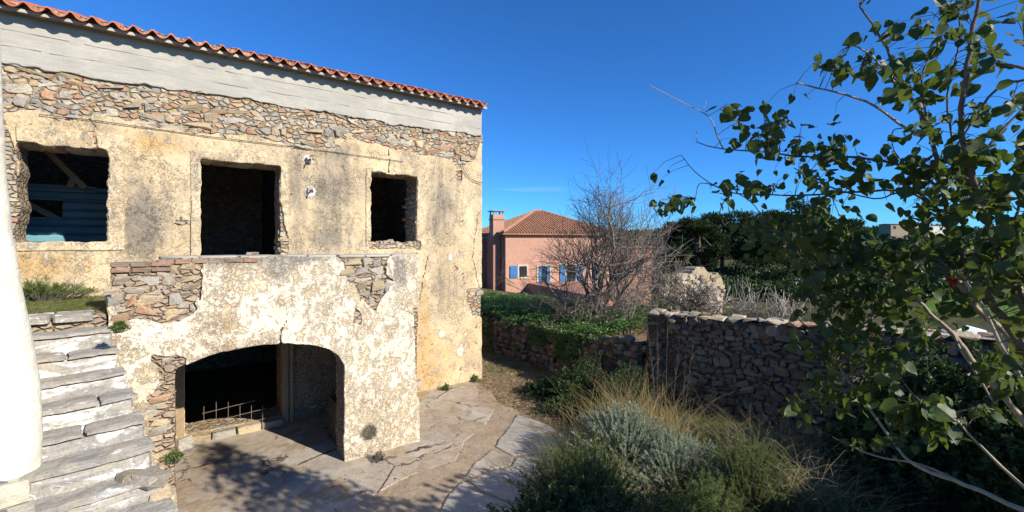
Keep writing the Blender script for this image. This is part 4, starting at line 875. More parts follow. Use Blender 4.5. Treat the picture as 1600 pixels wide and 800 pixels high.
# ---------------------------------------------------------------- shrubs of the garden
def gp(px, py, d): p = at(px, py, d); return (p.x, p.y, float(height(p.x, p.y)))
shrub('silver_shrub', 'silvery grey green wormwood bush, brightly lit in front of the golden grass', gp(975, 690, 7.3), .78, .72, 1.02, 950, 46, .055, .012, M['silver'], 51, spread=.55, up=.9, lobes=9)
shrub('silver_shrub', 'smaller silvery bush low in front of the big wormwood bush', gp(1060, 720, 6.6), .75, .55, .80, 620, 44, .05, .011, M['silver'], 52, spread=.55, up=.9)
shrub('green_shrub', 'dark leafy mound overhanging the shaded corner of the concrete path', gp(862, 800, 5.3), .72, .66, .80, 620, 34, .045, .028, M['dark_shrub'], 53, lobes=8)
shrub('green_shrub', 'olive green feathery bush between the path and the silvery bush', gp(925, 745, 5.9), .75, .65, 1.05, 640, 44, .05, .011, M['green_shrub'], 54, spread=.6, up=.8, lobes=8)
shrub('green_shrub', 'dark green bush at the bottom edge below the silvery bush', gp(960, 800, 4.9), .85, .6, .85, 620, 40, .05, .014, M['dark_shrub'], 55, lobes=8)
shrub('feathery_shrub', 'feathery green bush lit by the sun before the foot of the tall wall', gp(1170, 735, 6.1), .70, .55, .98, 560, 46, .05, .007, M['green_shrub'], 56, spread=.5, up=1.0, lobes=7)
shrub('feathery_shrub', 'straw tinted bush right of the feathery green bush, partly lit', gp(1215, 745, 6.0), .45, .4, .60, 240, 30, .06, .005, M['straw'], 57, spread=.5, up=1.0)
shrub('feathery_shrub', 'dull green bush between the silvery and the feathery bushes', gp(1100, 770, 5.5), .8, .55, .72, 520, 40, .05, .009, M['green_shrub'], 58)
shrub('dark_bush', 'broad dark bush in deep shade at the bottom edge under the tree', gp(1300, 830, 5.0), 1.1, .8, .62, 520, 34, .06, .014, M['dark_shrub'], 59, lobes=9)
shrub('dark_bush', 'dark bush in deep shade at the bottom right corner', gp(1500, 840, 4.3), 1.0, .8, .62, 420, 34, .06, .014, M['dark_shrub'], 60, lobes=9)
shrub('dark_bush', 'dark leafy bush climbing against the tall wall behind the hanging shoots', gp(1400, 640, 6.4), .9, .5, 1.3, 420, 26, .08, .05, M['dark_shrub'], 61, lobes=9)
for k_, (a, b, d, w_, h_, lab) in enumerate(((845, 585, 10.6, .5, .35, 'dark low weeds in shade against the low wall, farthest of three'), (890, 615, 9.6, .5, .4, 'dark low weeds in shade against the low wall, middle of three'), (925, 640, 9.0, .5, .45, 'dark low weeds in shade against the low wall, nearest of three'))):
    p = at(a, b, d); shrub('weed_patch', lab, (p.x, p.y, 0), w_, w_ * .8, h_, 240, 26, .06, .03, M['dark_shrub'], 120 + k_, cat='weeds')
for k_, (a, b, d, w_, h_, lab) in enumerate(((905, 600, 10.2, .8, 1.15, 'sprawling dark bush leaning on the low wall, left of two'), (965, 610, 9.4, .7, 1.2, 'sprawling dark bush leaning on the low wall, right of two by the tall wall'))):
    p = at(a, b, d); shrub('sprawling_bush', lab, (p.x + .25, p.y, 0), w_, w_ * .7, h_, 300, 22, .055, .03, M['dark_shrub'], 140 + k_)
for k_, (a, d, w_, h_, lab) in enumerate(((1375, 6.6, .7, 1.75, 'tall dark bramble against the shaded wall, leftmost of four'), (1440, 6.2, .85, 2.15, 'tall dark bramble against the shaded wall, second of four from the left'), (1525, 5.8, .9, 2.2, 'tall dark bramble against the shaded wall, third of four from the left'), (1600, 5.4, .9, 2.2, 'tall dark bramble at the right edge before the wall'))):
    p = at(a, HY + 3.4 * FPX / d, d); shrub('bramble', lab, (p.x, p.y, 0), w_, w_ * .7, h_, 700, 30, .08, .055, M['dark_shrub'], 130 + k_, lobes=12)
# golden grass clump and tall dry stems
rs = np.random.RandomState(8)
for k_, (a, b, d, n_, L_, lab) in enumerate(((985, 665, 7.8, 480, 1.5, 'tall golden dry grass clump standing behind the silvery bush'), (935, 655, 7.9, 200, 1.15, 'thinner tawny grass clump at the edge of the litter strip'), (1040, 660, 7.6, 220, 1.3, 'golden grass clump right of the tallest, at the foot of the wall'))):
    p = at(a, b, d); n = n_; bp = np.c_[rs.normal(p.x, .26, n), rs.normal(p.y, .26, n)]
    v, f = blades(np.c_[bp, height(bp[:, 0], bp[:, 1])], np.c_[rs.normal(0, .24, (n, 2)), np.ones(n)], rs.uniform(.45, 1.1, n) * L_, rs.uniform(.006, .013, n), rs, .35, 5)
    obj('golden_grass', v, f, M['gold_grass'], label=lab, cat='grass')
for k_, (a, b, d, n_, L_, mt_, lab) in enumerate(((880, 720, 6.6, 420, .95, 'grass', 'long green grass arching out over the edge of the pale path plate'), (960, 740, 6.0, 380, .95, 'straw', 'wild dry grass rising between the olive bush and the silvery bush'), (1110, 700, 6.6, 520, 1.0, 'grass', 'wild green grass between the silvery bush and the feathery bush'), (1190, 690, 6.6, 420, 1.15, 'straw', 'pale seeding grass in front of the tall wall stones'), (1260, 720, 5.8, 420, 1.0, 'straw', 'dry arching grass in half shade left of the hanging leaves'), (1330, 760, 5.0, 420, .85, 'grass', 'dark wild grass in shade beneath the hanging leaves'), (905, 690, 7.4, 300, .8, 'straw', 'thin pale grass on the litter edge before the dark weeds'))):
    p = at(a, b, d); n = n_; bp = np.c_[rs.normal(p.x, .30, n), rs.normal(p.y, .26, n)]
    v, f = blades(np.c_[bp, height(bp[:, 0], bp[:, 1])], np.c_[rs.normal(0, .3, (n, 2)), np.ones(n)], rs.uniform(.4, 1.15, n) * L_, .008, rs, .45, 5)
    obj('wild_grass', v, f, M[mt_], label=lab, cat='grass')
ds = empty('dry_stalks', gp(1035, 600, 7.7), 0, label='bare upright dead stalks rising against the left end of the tall wall', cat='dead plant')
for (a, b, c_, e_) in ((1010, 490, 1030, 610), (1027, 505, 1037, 620), (1043, 500, 1040, 615), (1062, 530, 1046, 625), (1084, 530, 1066, 620), (1028, 530, 1028, 600), (1071, 555, 1063, 620), (1019, 565, 1032, 640)):
    A = at(c_, e_, 7.7); A.z = float(height(A.x, A.y)); B = at(a, b, 7.8); m_ = (A + B) / 2 + Vector((random.uniform(-.05, .05), random.uniform(-.05, .05), .0)); q = MB(); o_ = ds.location
    q.tube([A - o_, m_ - o_, B - o_], [.007, .005, .002], 4)
    for _ in range(3): s_ = m_.lerp(B, random.uniform(.2, .8)); q.tube([s_ - o_, s_ - o_ + Vector((random.uniform(-.1, .1), random.uniform(-.06, .06), random.uniform(.1, .22)))], [.004, .0015], 3)
    q.build('stalk', M['bark'], ds)
for k_, (a, b, d, sp_, lab) in enumerate(((697, 606, 10.9, .13, 'small green weed at the foot of the ochre house wall'), (592, 716, 7.4, .1, 'small dark weed at the foot of the white porch pier'), (742, 592, 11.6, .16, 'low weeds at the far corner of the house'), (186, 520, 5.0, .07, 'small weed rooted at the left end of the porch wall'), (272, 724, 4.7, .07, 'little weed tuft on the broken end of the stairs'))):
    p = at(a, b, d); z_ = p.z if k_ in (3, 4) else 0.0
    shrub('weed', lab, (p.x, p.y, z_), sp_, sp_ * .7, .2 if k_ < 3 else .14, 60, 16, .035, .014, M['green_shrub'] if k_ != 1 else M['twig'], 80 + k_, cat='weed')
# landing grass and plants
q = scatter_poly([(-3.5, 7.75), (-.85, 7.75), (-.85, 9.9), (-3.5, 9.9)], 700, rs)
tufts('landing_grass', 'short green grass growing over the landing at the stair head', q, 15000, .075, .006, M['grass'], 33, .6, .5, .07, z0=2.75)
p = onY(72, 445, 9.7); shrub('weed_bush', 'spiky dark green bush on the landing under the left window', (p[0], 9.6, 2.76), (.42), .22, .36, 170, 26, .07, .007, M['green_shrub'], 91, spread=.7, up=.8, cat='bush')
ds2 = empty('dry_twigs', (onY(125, 450, 9.6)[0], 9.55, 2.76), 0, label='bare dry twigs on the landing right of the spiky bush', cat='twigs')
for k_ in range(9):
    mb = MB(); a = random.uniform(-.45, .45); x_ = random.uniform(-.4, .55); mb.tube([(x_, 0, 0), (x_ + a * .5, .03, .18), (x_ + a, -.04, random.uniform(.26, .45))], [.006, .004, .002], 4); mb.tube([(x_ + a * .5, .03, .18), (x_ + a * .5 + random.uniform(-.2, .2), .0, .34)], [.004, .0015], 3); mb.build('twig', M['twig'], ds2)
# ---------------------------------------------------------------- bare trees and dead shrubs
def grow(mb, p, d, L, r, lev, rs, ns=3, wob=.22, upb=.10, kids=(3, 5), shrink=(.55, .8), rmin=.0035):
    pts = [p.copy()]; rad = [r]; seg_ = 3 if lev > 0 else 2; q = p.copy()
    for k in range(seg_):
        d = (d + Vector(rs.normal(0, wob, 3)) + Vector((0, 0, upb))).normalized(); q = q + d * L / seg_; pts.append(q.copy()); rad.append(max(rmin, r * (1 - .5 * (k + 1) / seg_)))
    mb.tube(pts, rad, 6 if r > .03 else ns)
    if lev > 0:
        for _ in range(rs.randint(*kids)):
            t_ = rs.uniform(.3, 1); i = min(seg_ - 1, int(t_ * seg_)); s_ = pts[i].lerp(pts[i + 1], t_ * seg_ - i)
            dd = (d + Vector(rs.normal(0, .62, 3))).normalized(); grow(mb, s_, dd, L * rs.uniform(*shrink), max(rmin, r * .5), lev - 1, rs, ns, wob, upb, kids, shrink, rmin)
def bare(name, label, base, H_, limbs, lev, seed, mat=None, r=.06, spread=.5, cat='tree', group=None, rmin=.004, kids=(3, 5), upb=.1):
    rs = np.random.RandomState(seed); t = empty(name, base, 0, label=label, cat=cat, group=group)
    for k in range(limbs):
        a = rs.uniform(0, 2 * PI); s = rs.uniform(.15, 1) * spread; mb = MB(); d = Vector((math.cos(a) * s, math.sin(a) * s, 1)).normalized()
        grow(mb, Vector((math.cos(a) * .08, math.sin(a) * .08, -.05)), d, H_ * rs.uniform(.4, .55), r * rs.uniform(.6, 1), lev, rs, kids=kids, rmin=rmin, upb=upb); mb.build('limb', mat or M['twig'], t)
    return t
b = at(935, 515, 13.4); bare('bare_tree', 'leafless tree with fine upright twigs in front of the pink house', (b.x, b.y, 1.1), 5.0, 11, 4, 5, r=.075, spread=.9, rmin=.0042, kids=(3, 6), upb=.13)
b = at(985, 530, 12.0); bare('bare_shrub', 'leafless spreading thicket right of the bare tree, over the low wall', (b.x, b.y, 1.1), 2.0, 8, 3, 15, r=.03, spread=1.6, cat='shrub', rmin=.0045, kids=(3, 5))
b = at(905, 510, 12.4); bare('bare_shrub', 'low tangle of bare stems at the foot of the leafless tree', (b.x, b.y, 1.1), 1.6, 8, 3, 16, r=.03, spread=1.7, cat='shrub', rmin=.0045, kids=(3, 5))
for k_, (a, b_, d, lab) in enumerate(((1060, 500, 15, 'mauve brown leafless thicket before the low pink wing'), (1085, 500, 14, 'mauve brown leafless thicket just left of the ruined wall end'), (1035, 500, 17, 'mauve brown leafless thicket farthest back beside the pink house'))):
    b = at(a, b_, d); bare('bare_shrub', lab, (b.x, b.y, float(height(b.x, b.y))), (2.2, 1.5, 2.6)[k_], 9, 3, 20 + k_, r=.03, spread=.8, cat='shrub', rmin=.006)
for k_, (a, d, lab) in enumerate(((1110, 14, 'bleached dead branches in front of the ruined wall end'), (1160, 13, 'bleached dead branches fanning above the tall wall, leftmost group'), (1205, 12.5, 'bleached dead branches above the tall wall, middle group'), (1250, 12, 'bleached dead branches above the tall wall, rightmost group'))):
    b = at(a, 500, d); bare('dead_shrub', lab, (b.x, b.y, float(height(b.x, b.y))), 1.75, 8, 2, 30 + k_, M['pale_twig'], .022, 1.0, 'shrub', rmin=.006)
rs = np.random.RandomState(19); q = scatter_poly([(10.5, 8.2), (12.5, 10.5), (17, 8), (16, 2), (10.8, 3.6), (9.9, 5.6)], 3000, rs)
z_ = height(q[:, 0], q[:, 1]); i = rs.randint(len(q), size=36000); P_ = np.c_[q[i] + rs.normal(0, .12, (len(i), 2)), z_[i] + rs.rand(len(i)) ** 1.4 * (.45 + .45 * fbm(q[i, 0], q[i, 1], .8, 6))]
v, f = leaf_cards(P_, np.c_[rs.normal(size=(len(i), 2)) * .6, np.ones(len(i))], .09, .018, rs); obj('scrub', v, f, M['olive'], label='grey green scrub behind the tall wall', kind='stuff')
# ---------------------------------------------------------------- ruined wall beyond
a = at(1035, 430, 19.6); b = at(1130, 430, 22.0); dv = b - a; L_ = math.hypot(dv.x, dv.y); rz = math.atan2(dv.y, dv.x)
rw = empty('ruined_wall', (a.x, a.y, -1.2), rz, label='broken beige masonry wall end sunlit beneath the dark pines', cat='wall')
xr_ = np.arange(-.1, L_ + .2, .08); zr_ = np.arange(0, 4.2, .08); XR, ZR = np.meshgrid(xr_, zr_, indexing='ij')
top_ = interp(XR, [(0, 3.3), (L_ * .45, 3.42), (L_ * .5, 3.62), (L_ * .68, 3.62), (L_ * .72, 3.3), (L_ * .93, 3.25), (L_, 2.9)])
slab('wall', xr_, zr_, np.minimum(np.minimum(XR + .05, L_ - XR + .06 * fbm(XR, ZR, 2, 5)), top_ + .12 * fbm(XR, ZR, 4, 4) - ZR), 0, .55, M['beige'], rw, amp=.05, dsc=2)
rs = np.random.RandomState(2); course(lambda x, z: 1 if z < float(interp(x, [(0, 3.2), (L_ * .7, 3.4), (L_, 2.6)])) and rs.rand() > .35 else -1, (0, L_ - .1), (1.7, 3.4), -.07, rw, STONES, (.18, .42), (.12, .24), .2, rs=rs, cap=110, proud=.05)
# ---------------------------------------------------------------- pines
def pine(base, H_, rx, seed, label, dens=1.0, low=.45):
    rs = np.random.RandomState(seed); t = empty('pine_tree', base, 0, label=label, cat='tree', group='dark pines beyond the ruined wall')
    mb = MB(); ln = rs.normal(0, .06, 2); top = Vector((ln[0] * H_, ln[1] * H_, H_ * .86)); mb.tube([(0, 0, -.3), top * .5 + Vector((rs.normal(0, .15), 0, 0)), top], [.26, .19, .08], 7); mb.build('trunk', M['bark'], t)
    cl = []; mb = MB()
    for k in range(30):
        a = rs.uniform(0, 2 * PI); s = rs.rand() ** .55; zf_ = rs.uniform(low, 1) ** .8; c = Vector((math.cos(a) * rx * s * (1.08 - .35 * zf_), math.sin(a) * rx * s * (1.08 - .35 * zf_), H_ * zf_ * (1 - .16 * s)))
        cl.append((c, rs.uniform(.45, .85) * rx * .36)); st = top * rs.uniform(.45, 1); mb.tube([st, st.lerp(c, .6) - Vector((0, 0, .15)), c], [.07, .045, .02], 4)
    mb.build('limbs', M['bark'], t); vs = []
    for c, r_ in cl:
        n = int(430 * dens); u = nrm(rs.normal(size=(n, 3))) * (rs.rand(n, 1) ** .4) * [r_, r_, r_ * .5]; u *= 1 + .25 * np.sin(u[:, :1] * 5)
        vs.append((np.array(c) + u, nrm(u + [0, 0, .3 * r_]) + rs.normal(0, .5, (n, 3))))
    P_ = np.concatenate([a_ for a_, _ in vs]); D_ = np.concatenate([b_ for _, b_ in vs]); v, f = leaf_cards(P_, D_, .34 * rs.uniform(.5, 1.2, len(P_)), .10, rs); obj('crown', v, f, M['pine'], t)
for k_, (a, d, ty, rx, lab) in enumerate(((1048, 46, 347, 3.0, 'smallest pine at the left end of the dark row'), (1088, 44, 337, 3.2, 'second pine of the dark row, behind the beige wall end'), (1128, 47, 328, 3.9, 'broad pine in the middle of the dark row, above the dead branches'), (1180, 45, 325, 4.0, 'wide pine of the dark row, partly behind hanging leaves'), (1236, 44, 312, 4.1, 'tallest round topped pine of the dark row'), (1292, 50, 330, 3.8, 'pine at the right end of the dark row'))):
    b = at(a, HY, d); z0 = float(height(b.x, b.y)); pine((b.x, b.y, z0), EYE + (HY - ty) / FPX * d - z0, rx, 200 + k_, lab, low=.22)
rs = np.random.RandomState(29); n_ = 46000; px_ = rs.uniform(1040, 1640, n_); d_ = rs.uniform(36, 52, n_); k = (px_ - 800) / FPX
X_ = FW.x * d_ + RT.x * k * d_; Y_ = FW.y * d_ + RT.y * k * d_; hh = (1.5 + 1.3 * fbm(X_, Y_, .16, 12)) * rs.rand(n_) ** .7
v, f = leaf_cards(np.c_[X_, Y_, height(X_, Y_) + np.clip(hh, 0, 4)], rs.normal(size=(n_, 3)), .42, .22, rs); obj('undergrowth', v, f, M['dark_shrub'], label='dark undergrowth below the pines and along the far side of the meadow', kind='stuff')
# ---------------------------------------------------------------- mid distance on the right: field, lane, low buildings, trees, hillside
def tree(base, H_, rx, seed, label, mat, cat='tree', cards=2600, ls=.22):
    rs = np.random.RandomState(seed); t = empty('round_tree', base, 0, label=label, cat=cat); mb = MB(); mb.tube([(0, 0, -.2), (.05, .03, H_ * .35), (.1, 0, H_ * .6)], [.14, .1, .05], 6)
    for k in range(6): a = rs.uniform(0, 2 * PI); mb.tube([(.05, .03, H_ * .3), (math.cos(a) * rx * .5, math.sin(a) * rx * .5, H_ * .65)], [.06, .02], 4)
    mb.build('trunk', M['bark'], t); c = rs.uniform(-1, 1, (16, 3)) * [rx * .62, rx * .62, H_ * .26] + [0, 0, H_ * .62]; k = rs.randint(16, size=cards); u = nrm(rs.normal(size=(cards, 3))) * rs.rand(cards, 1) ** .4 * [rx * .42, rx * .42, H_ * .2]
    v, f = leaf_cards(c[k] + u, u + rs.normal(0, .3, (cards, 3)), ls, ls * .5, rs); obj('crown', v, f, mat, t)
bld = [(1392, 350, 1440, 366, 150, 'white flat roofed house far off on the hillside, left of the pair', 'beige'), (1450, 352, 1490, 372, 150, 'small pale house high on the far hillside beside the dark tree', 'whitewash'), (1555, 404, 1640, 428, 62, 'long low cream building beyond the green field', 'beige'), (1470, 398, 1545, 416, 74, 'low shed with dull red roof behind the branches', 'pink_dim'), (1318, 412, 1352, 432, 60, 'little cream hut between the pines and the tree', 'whitewash')]
for k_, (xa, ya, xb, yb, d, lab, m_) in enumerate(bld):
    A = at(xa, yb, d); B = at(xb, yb, d); zt = EYE - (ya - HY) / FPX * d; z0 = float(height((A.x + B.x) / 2, (A.y + B.y) / 2)) - .5; L_ = (B - A).length; hh = max(2.4, zt - z0); dpt = 5
    t = empty('far_building', (A.x, A.y, z0), math.atan2(B.y - A.y, B.x - A.x), label=lab, cat='building')
    mb = MB(); mb.box((0, 0, 0), (L_, dpt, hh)); mb.build('wall', M[m_], t)
    mb = MB(); mb.add([(-.3, -.3, hh), (L_ + .3, -.3, hh), (L_ + .3, dpt + .3, hh), (-.3, dpt + .3, hh), (-.3, dpt / 2, hh + (.9 if k_ in (2, 3) else .2)), (L_ + .3, dpt / 2, hh + (.9 if k_ in (2, 3) else .2))], [(0, 1, 5, 4), (2, 3, 4, 5), (0, 4, 3), (1, 2, 5), (3, 2, 1, 0)]); mb.build('roof', M['old_tile' if k_ in (2, 3) else 'beige'], t)
    for j in range(max(1, int(L_ / 3.2))):
        mb = MB(); x_ = .8 + j * 3.2; mb.box((x_, -.03, hh - 1.7), (x_ + .9, .02, hh - .6)); mb.build('window', M['glass'], t)
rs = np.random.RandomState(4)
for k_, (a, d, h_, rx, lab, m_) in enumerate(((1350, 60, 4.6, 3.0, 'dark round tree right of the last pine, seen through hanging leaves', 'pine'), (1382, 78, 5.0, 3.0, 'grey green tree in the sky gap, left of the white flat roofed house', 'olive'), (1400, 62, 3.6, 2.6, 'low dark tree just below the white flat roofed house', 'pine'),
    (1455, 90, 6.5, 3.2, 'dark tree beside the pale house on the far hillside', 'pine'), (1500, 58, 3.4, 2.8, 'olive tree in front of the shed with dull red roof', 'olive'), (1545, 52, 3.2, 2.2, 'dark round tree left of the long low cream building', 'pine'), (1600, 56, 4.2, 2.4, 'dark tree standing against the long low cream building', 'pine'), (1480, 44, 2.4, 2.2, 'low olive bush tree at the left end of the green meadow', 'olive'), (1430, 50, 3.0, 2.6, 'olive tree behind the pale forked stem', 'olive'), (1325, 72, 4.2, 2.8, 'olive tree behind the little cream hut', 'olive'))):
    b = at(a, HY, d); tree((b.x, b.y, float(height(b.x, b.y))), h_, rx, 400 + k_, lab, M[m_])
rs = np.random.RandomState(9); fv = []; n_ = 9000                        # wooded hillside beyond, one far mass
an = rs.uniform(R(28), R(100), n_); di = rs.uniform(110, 420, n_); i = rs.randint(n_, size=60000); x_ = np.sin(an) * di; y_ = np.cos(an) * di
P_ = np.c_[x_[i] + rs.normal(0, 2, 60000), y_[i] + rs.normal(0, 2, 60000)]; v, f = leaf_cards(np.c_[P_, height(P_[:, 0], P_[:, 1]) + rs.uniform(0, 3.4, 60000)], rs.normal(size=(60000, 3)), 1.9, 1.1, rs)
obj('far_woods', v, f, M['pine'], label='far wooded hillside under the sky at the right', kind='stuff')
# green field strip and lane wall
def strip(name, pts, mat, zoff, label, kind='structure'):
    P_ = [at(*p) for p in pts]; v = []; f = []
    n_ = 24; A = [P_[0].lerp(P_[1], i / n_) for i in range(n_ + 1)]; B = [P_[3].lerp(P_[2], i / n_) for i in range(n_ + 1)]
    for i in range(n_ + 1):
        for j in range(9): q = A[i].lerp(B[i], j / 8); v.append((q.x, q.y, float(height(q.x, q.y)) + zoff))
    for i in range(n_):
        for j in range(8): f.append((i * 9 + j, (i + 1) * 9 + j, (i + 1) * 9 + j + 1, i * 9 + j + 1))
    return obj(name, v, f, mat, smooth=True, label=label, kind=kind)
b0 = [at(1440, 400, 30), at(1700, 400, 26), at(1700, 400, 40), at(1460, 400, 44)]
q = scatter_poly([(p.x, p.y) for p in b0], 3000, rs); i = rs.randint(len(q), size=26000); P_ = q[i] + rs.normal(0, .2, (len(i), 2))
v, f = blades(np.c_[P_, height(P_[:, 0], P_[:, 1])], np.c_[rs.normal(0, .4, (len(i), 2)), np.ones(len(i))], .38, .05, rs, .3, 2)
obj('field_grass', v, f, leaf_mat('meadow_grass', (.12, .22, .04), (.2, .3, .07), .3, .7), label='bright green meadow beyond the garden wall at the right edge', kind='stuff')
lw = empty('lane_wall', at(1395, 520, 12.5)[:2] + (1.0,), 0, label='pale rendered coping of a low wall behind the tree branches', cat='wall')
A = at(1392, 515, 12.2); B = at(1490, 523, 10.4); B.z = A.z = at(1392, 511, 12.2).z
mb = MB(); o_ = lw.location; d_ = (B - A).normalized(); nn_ = d_.cross(Vector((0, 0, 1))) * .22
mb.add([A - o_ + nn_, B - o_ + nn_, B - o_ - nn_, A - o_ - nn_] + [p + Vector((0, 0, -.6)) for p in (A - o_ + nn_, B - o_ + nn_, B - o_ - nn_, A - o_ - nn_)], [(0, 1, 2, 3), (7, 6, 5, 4), (0, 4, 5, 1), (1, 5, 6, 2), (2, 6, 7, 3), (3, 7, 4, 0)]); mb.build('coping', M['beige'], lw)
# white canopy glimpsed between the stems
cp = empty('white_canopy', at(1520, 520, 9.5)[:2] + (1.2,), 0, label='white pitched canopy with a teal edge glimpsed between the stems', cat='canopy')
o_ = cp.location; A = at(1486, 521, 9.5); Pk = at(1510, 508, 10.2); B = at(1552, 527, 9.2); C_ = at(1540, 516, 11.4)
mb = MB(); q_ = [p - o_ for p in (A, Pk, B, C_)]; mb.add(q_ + [p - Vector((0, 0, .03)) for p in q_], [(0, 2, 1), (1, 2, 3), (4, 5, 6), (5, 7, 6), (0, 4, 6, 2), (2, 6, 7, 3), (0, 1, 5, 4), (1, 3, 7, 5)]); mb.build('sheet', M['canvas'], cp)
mb = MB(); mb.tube([A - o_ - Vector((0, 0, .05)), B - o_ - Vector((0, 0, .05))], .03, 6); mb.build('edge_tube', M['canvas_edge'], cp)
for p in (A, B, C_): mb = MB(); mb.tube([p - o_ - Vector((0, 0, .04)), Vector((p.x - o_.x, p.y - o_.y, -.3))], .02, 6); mb.build('leg', M['metal_cap'], cp)
# ---------------------------------------------------------------- broad-leaved garden tree on the right
gt = empty('broadleaf_tree', (0, 0, 0), 0, label='broad leaved tree with pale leaning stems filling the right of the view', cat='tree')
BR = [  # photograph columns and rows with their distance along the view, and stem radii
 ([(1760, 900, 3.7), (1690, 740, 3.7), (1604, 560, 3.7), (1527, 482, 3.8), (1481, 417, 3.9), (1433, 389, 4.0)], .030, .016, 'p'),
 ([(1780, 900, 3.5), (1700, 700, 3.5), (1588, 530, 3.6), (1550, 472, 3.6), (1520, 423, 3.6), (1491, 371, 3.7), (1475, 300, 3.7), (1450, 195, 3.8), (1410, 135, 3.8), (1385, 75, 3.8), (1345, 10, 3.9)], .032, .006, 'b'),
 ([(1800, 900, 3.4), (1720, 700, 3.4), (1640, 560, 3.4), (1580, 440, 3.4), (1545, 350, 3.4), (1515, 260, 3.4), (1502, 190, 3.4), (1512, 100, 3.4), (1520, 40, 3.4), (1540, -30, 3.4)], .030, .010, 'b'),
 ([(1740, 900, 3.9), (1620, 690, 3.9), (1517, 560, 4.0), (1491, 524, 4.0), (1462, 498, 4.1), (1426, 462, 4.2)], .026, .013, 'p'),
 ([(1700, 800, 3.3), (1620, 640, 3.3), (1579, 560, 3.3), (1560, 520, 3.3), (1510, 440, 3.4)], .018, .010, 'p'),
 ([(1690, 760, 3.2), (1600, 600, 3.2), (1562, 535, 3.2), (1530, 470, 3.3)], .016, .009, 'p'),
 ([(1491, 524, 4.0), (1502, 548, 3.8), (1525, 582, 3.7), (1554, 631, 3.6)], .010, .006, 'p'),
 ([(1700, 840, 3.6), (1600, 797, 3.7), (1509, 758, 3.9), (1440, 731, 4.1), (1401, 699, 4.3), (1330, 600, 4.5), (1290, 540, 4.6)], .022, .007, 'p'),
 ([(1509, 758, 3.9), (1440, 726, 4.2), (1366, 712, 4.4), (1300, 682, 4.6)], .012, .005, 'p'),
 ([(1640, 800, 3.4), (1544, 709, 3.5), (1515, 680, 3.5), (1486, 647, 3.5), (1466, 637, 3.5), (1440, 632, 3.5)], .011, .005, 'p'),
 ([(1486, 647, 3.5), (1510, 640, 3.4), (1530, 636, 3.4), (1552, 640, 3.35)], .007, .004, 'p'),
 ([(1450, 210, 3.8), (1415, 200, 3.9), (1365, 165, 4.0), (1320, 148, 4.1), (1280, 138, 4.2), (1245, 130, 4.2)], .012, .006, 'p'),
 ([(1410, 145, 3.8), (1380, 108, 3.8), (1355, 82, 3.9), (1330, 70, 3.9)], .010, .005, 'p'),
 ([(1475, 300, 3.7), (1420, 262, 3.9), (1340, 246, 4.1), (1260, 245, 4.3), (1200, 238, 4.4), (1130, 233, 4.5), (1088, 222, 4.5)], .014, .004, 'b'),
 ([(1130, 233, 4.5), (1120, 212, 4.5), (1108, 183, 4.5), (1070, 162, 4.6), (1012, 132, 4.6)], .007, .003, 'p'),
 ([(1106, 182, 4.5), (1125, 170, 4.5)], .003, .002, 'p'), ([(1098, 172, 4.5), (1104, 158, 4.5)], .003, .002, 'p'), ([(1120, 212, 4.5), (1130, 204, 4.5)], .003, .002, 'p'), ([(1088, 222, 4.5), (1088, 205, 4.5)], .003, .002, 'p'),
 ([(1475, 340, 3.8), (1420, 300, 3.9), (1340, 300, 4.1), (1260, 305, 4.2), (1190, 304, 4.3), (1140, 300, 4.4), (1095, 276, 4.5), (1064, 242, 4.5)], .012, .003, 'b'),
 ([(1140, 300, 4.4), (1110, 288, 4.4), (1092, 288, 4.4), (1087, 310, 4.4)], .006, .003, 'b'),
 ([(1140, 300, 4.4), (1125, 330, 4.4), (1132, 352, 4.4)], .005, .003, 'b'),
 ([(1150, 300, 4.4), (1180, 322, 4.3), (1200, 360, 4.3)], .005, .003, 'b'),
 ([(1470, 330, 3.8), (1435, 302, 3.9), (1400, 302, 4.0), (1365, 310, 4.1), (1290, 290, 4.2), (1240, 262, 4.3)], .009, .004, 'b'),
 ([(1640, 120, 3.2), (1600, 125, 3.2), (1570, 132, 3.3), (1545, 152, 3.3), (1520, 190, 3.4), (1470, 262, 3.5)], .010, .006, 'b'),
 ([(1650, 112, 3.0), (1600, 106, 3.0), (1556, 98, 3.1)], .012, .008, 'b'),
 ([(1640, 130, 3.6), (1560, 210, 3.6), (1500, 290, 3.7)], .010, .006, 'b'),
 ([(1433, 389, 4.0), (1408, 417, 4.1), (1377, 397, 4.2), (1342, 381, 4.3), (1300, 378, 4.4), (1220, 370, 4.5), (1160, 352, 4.6)], .010, .004, 'p'),
 ([(1426, 462, 4.2), (1384, 436, 4.3), (1364, 469, 4.3), (1363, 527, 4.3), (1350, 590, 4.4)], .009, .005, 'p'),
 ([(1384, 436, 4.3), (1330, 400, 4.3), (1290, 370, 4.4), (1250, 400, 4.5), (1260, 460, 4.5)], .009, .004, 'b'),
 ([(1426, 462, 4.2), (1360, 500, 4.4), (1310, 540, 4.5), (1290, 600, 4.5), (1230, 640, 4.6)], .009, .004, 'b'),
 ([(1600, 560, 3.6), (1640, 420, 3.4), (1650, 280, 3.2), (1625, 150, 3.0), (1600, 60, 3.0)], .02, .007, 'b'),
 ([(1520, 423, 3.6), (1560, 380, 3.4), (1590, 330, 3.3), (1600, 240, 3.2)], .012, .006, 'b'),
 ([(1475, 300, 3.7), (1490, 240, 3.7), (1480, 150, 3.7), (1500, 60, 3.7), (1490, -20, 3.7)], .009, .004, 'b'),
 ([(1450, 195, 3.8), (1440, 120, 3.8), (1470, 60, 3.8), (1480, 20, 3.8)], .007, .003, 'b'),
 ([(1415, 200, 3.9), (1395, 205, 3.9), (1397, 235, 3.9), (1418, 262, 3.9)], .005, .003, 'b'),
]
TS = .74
twg = MB()
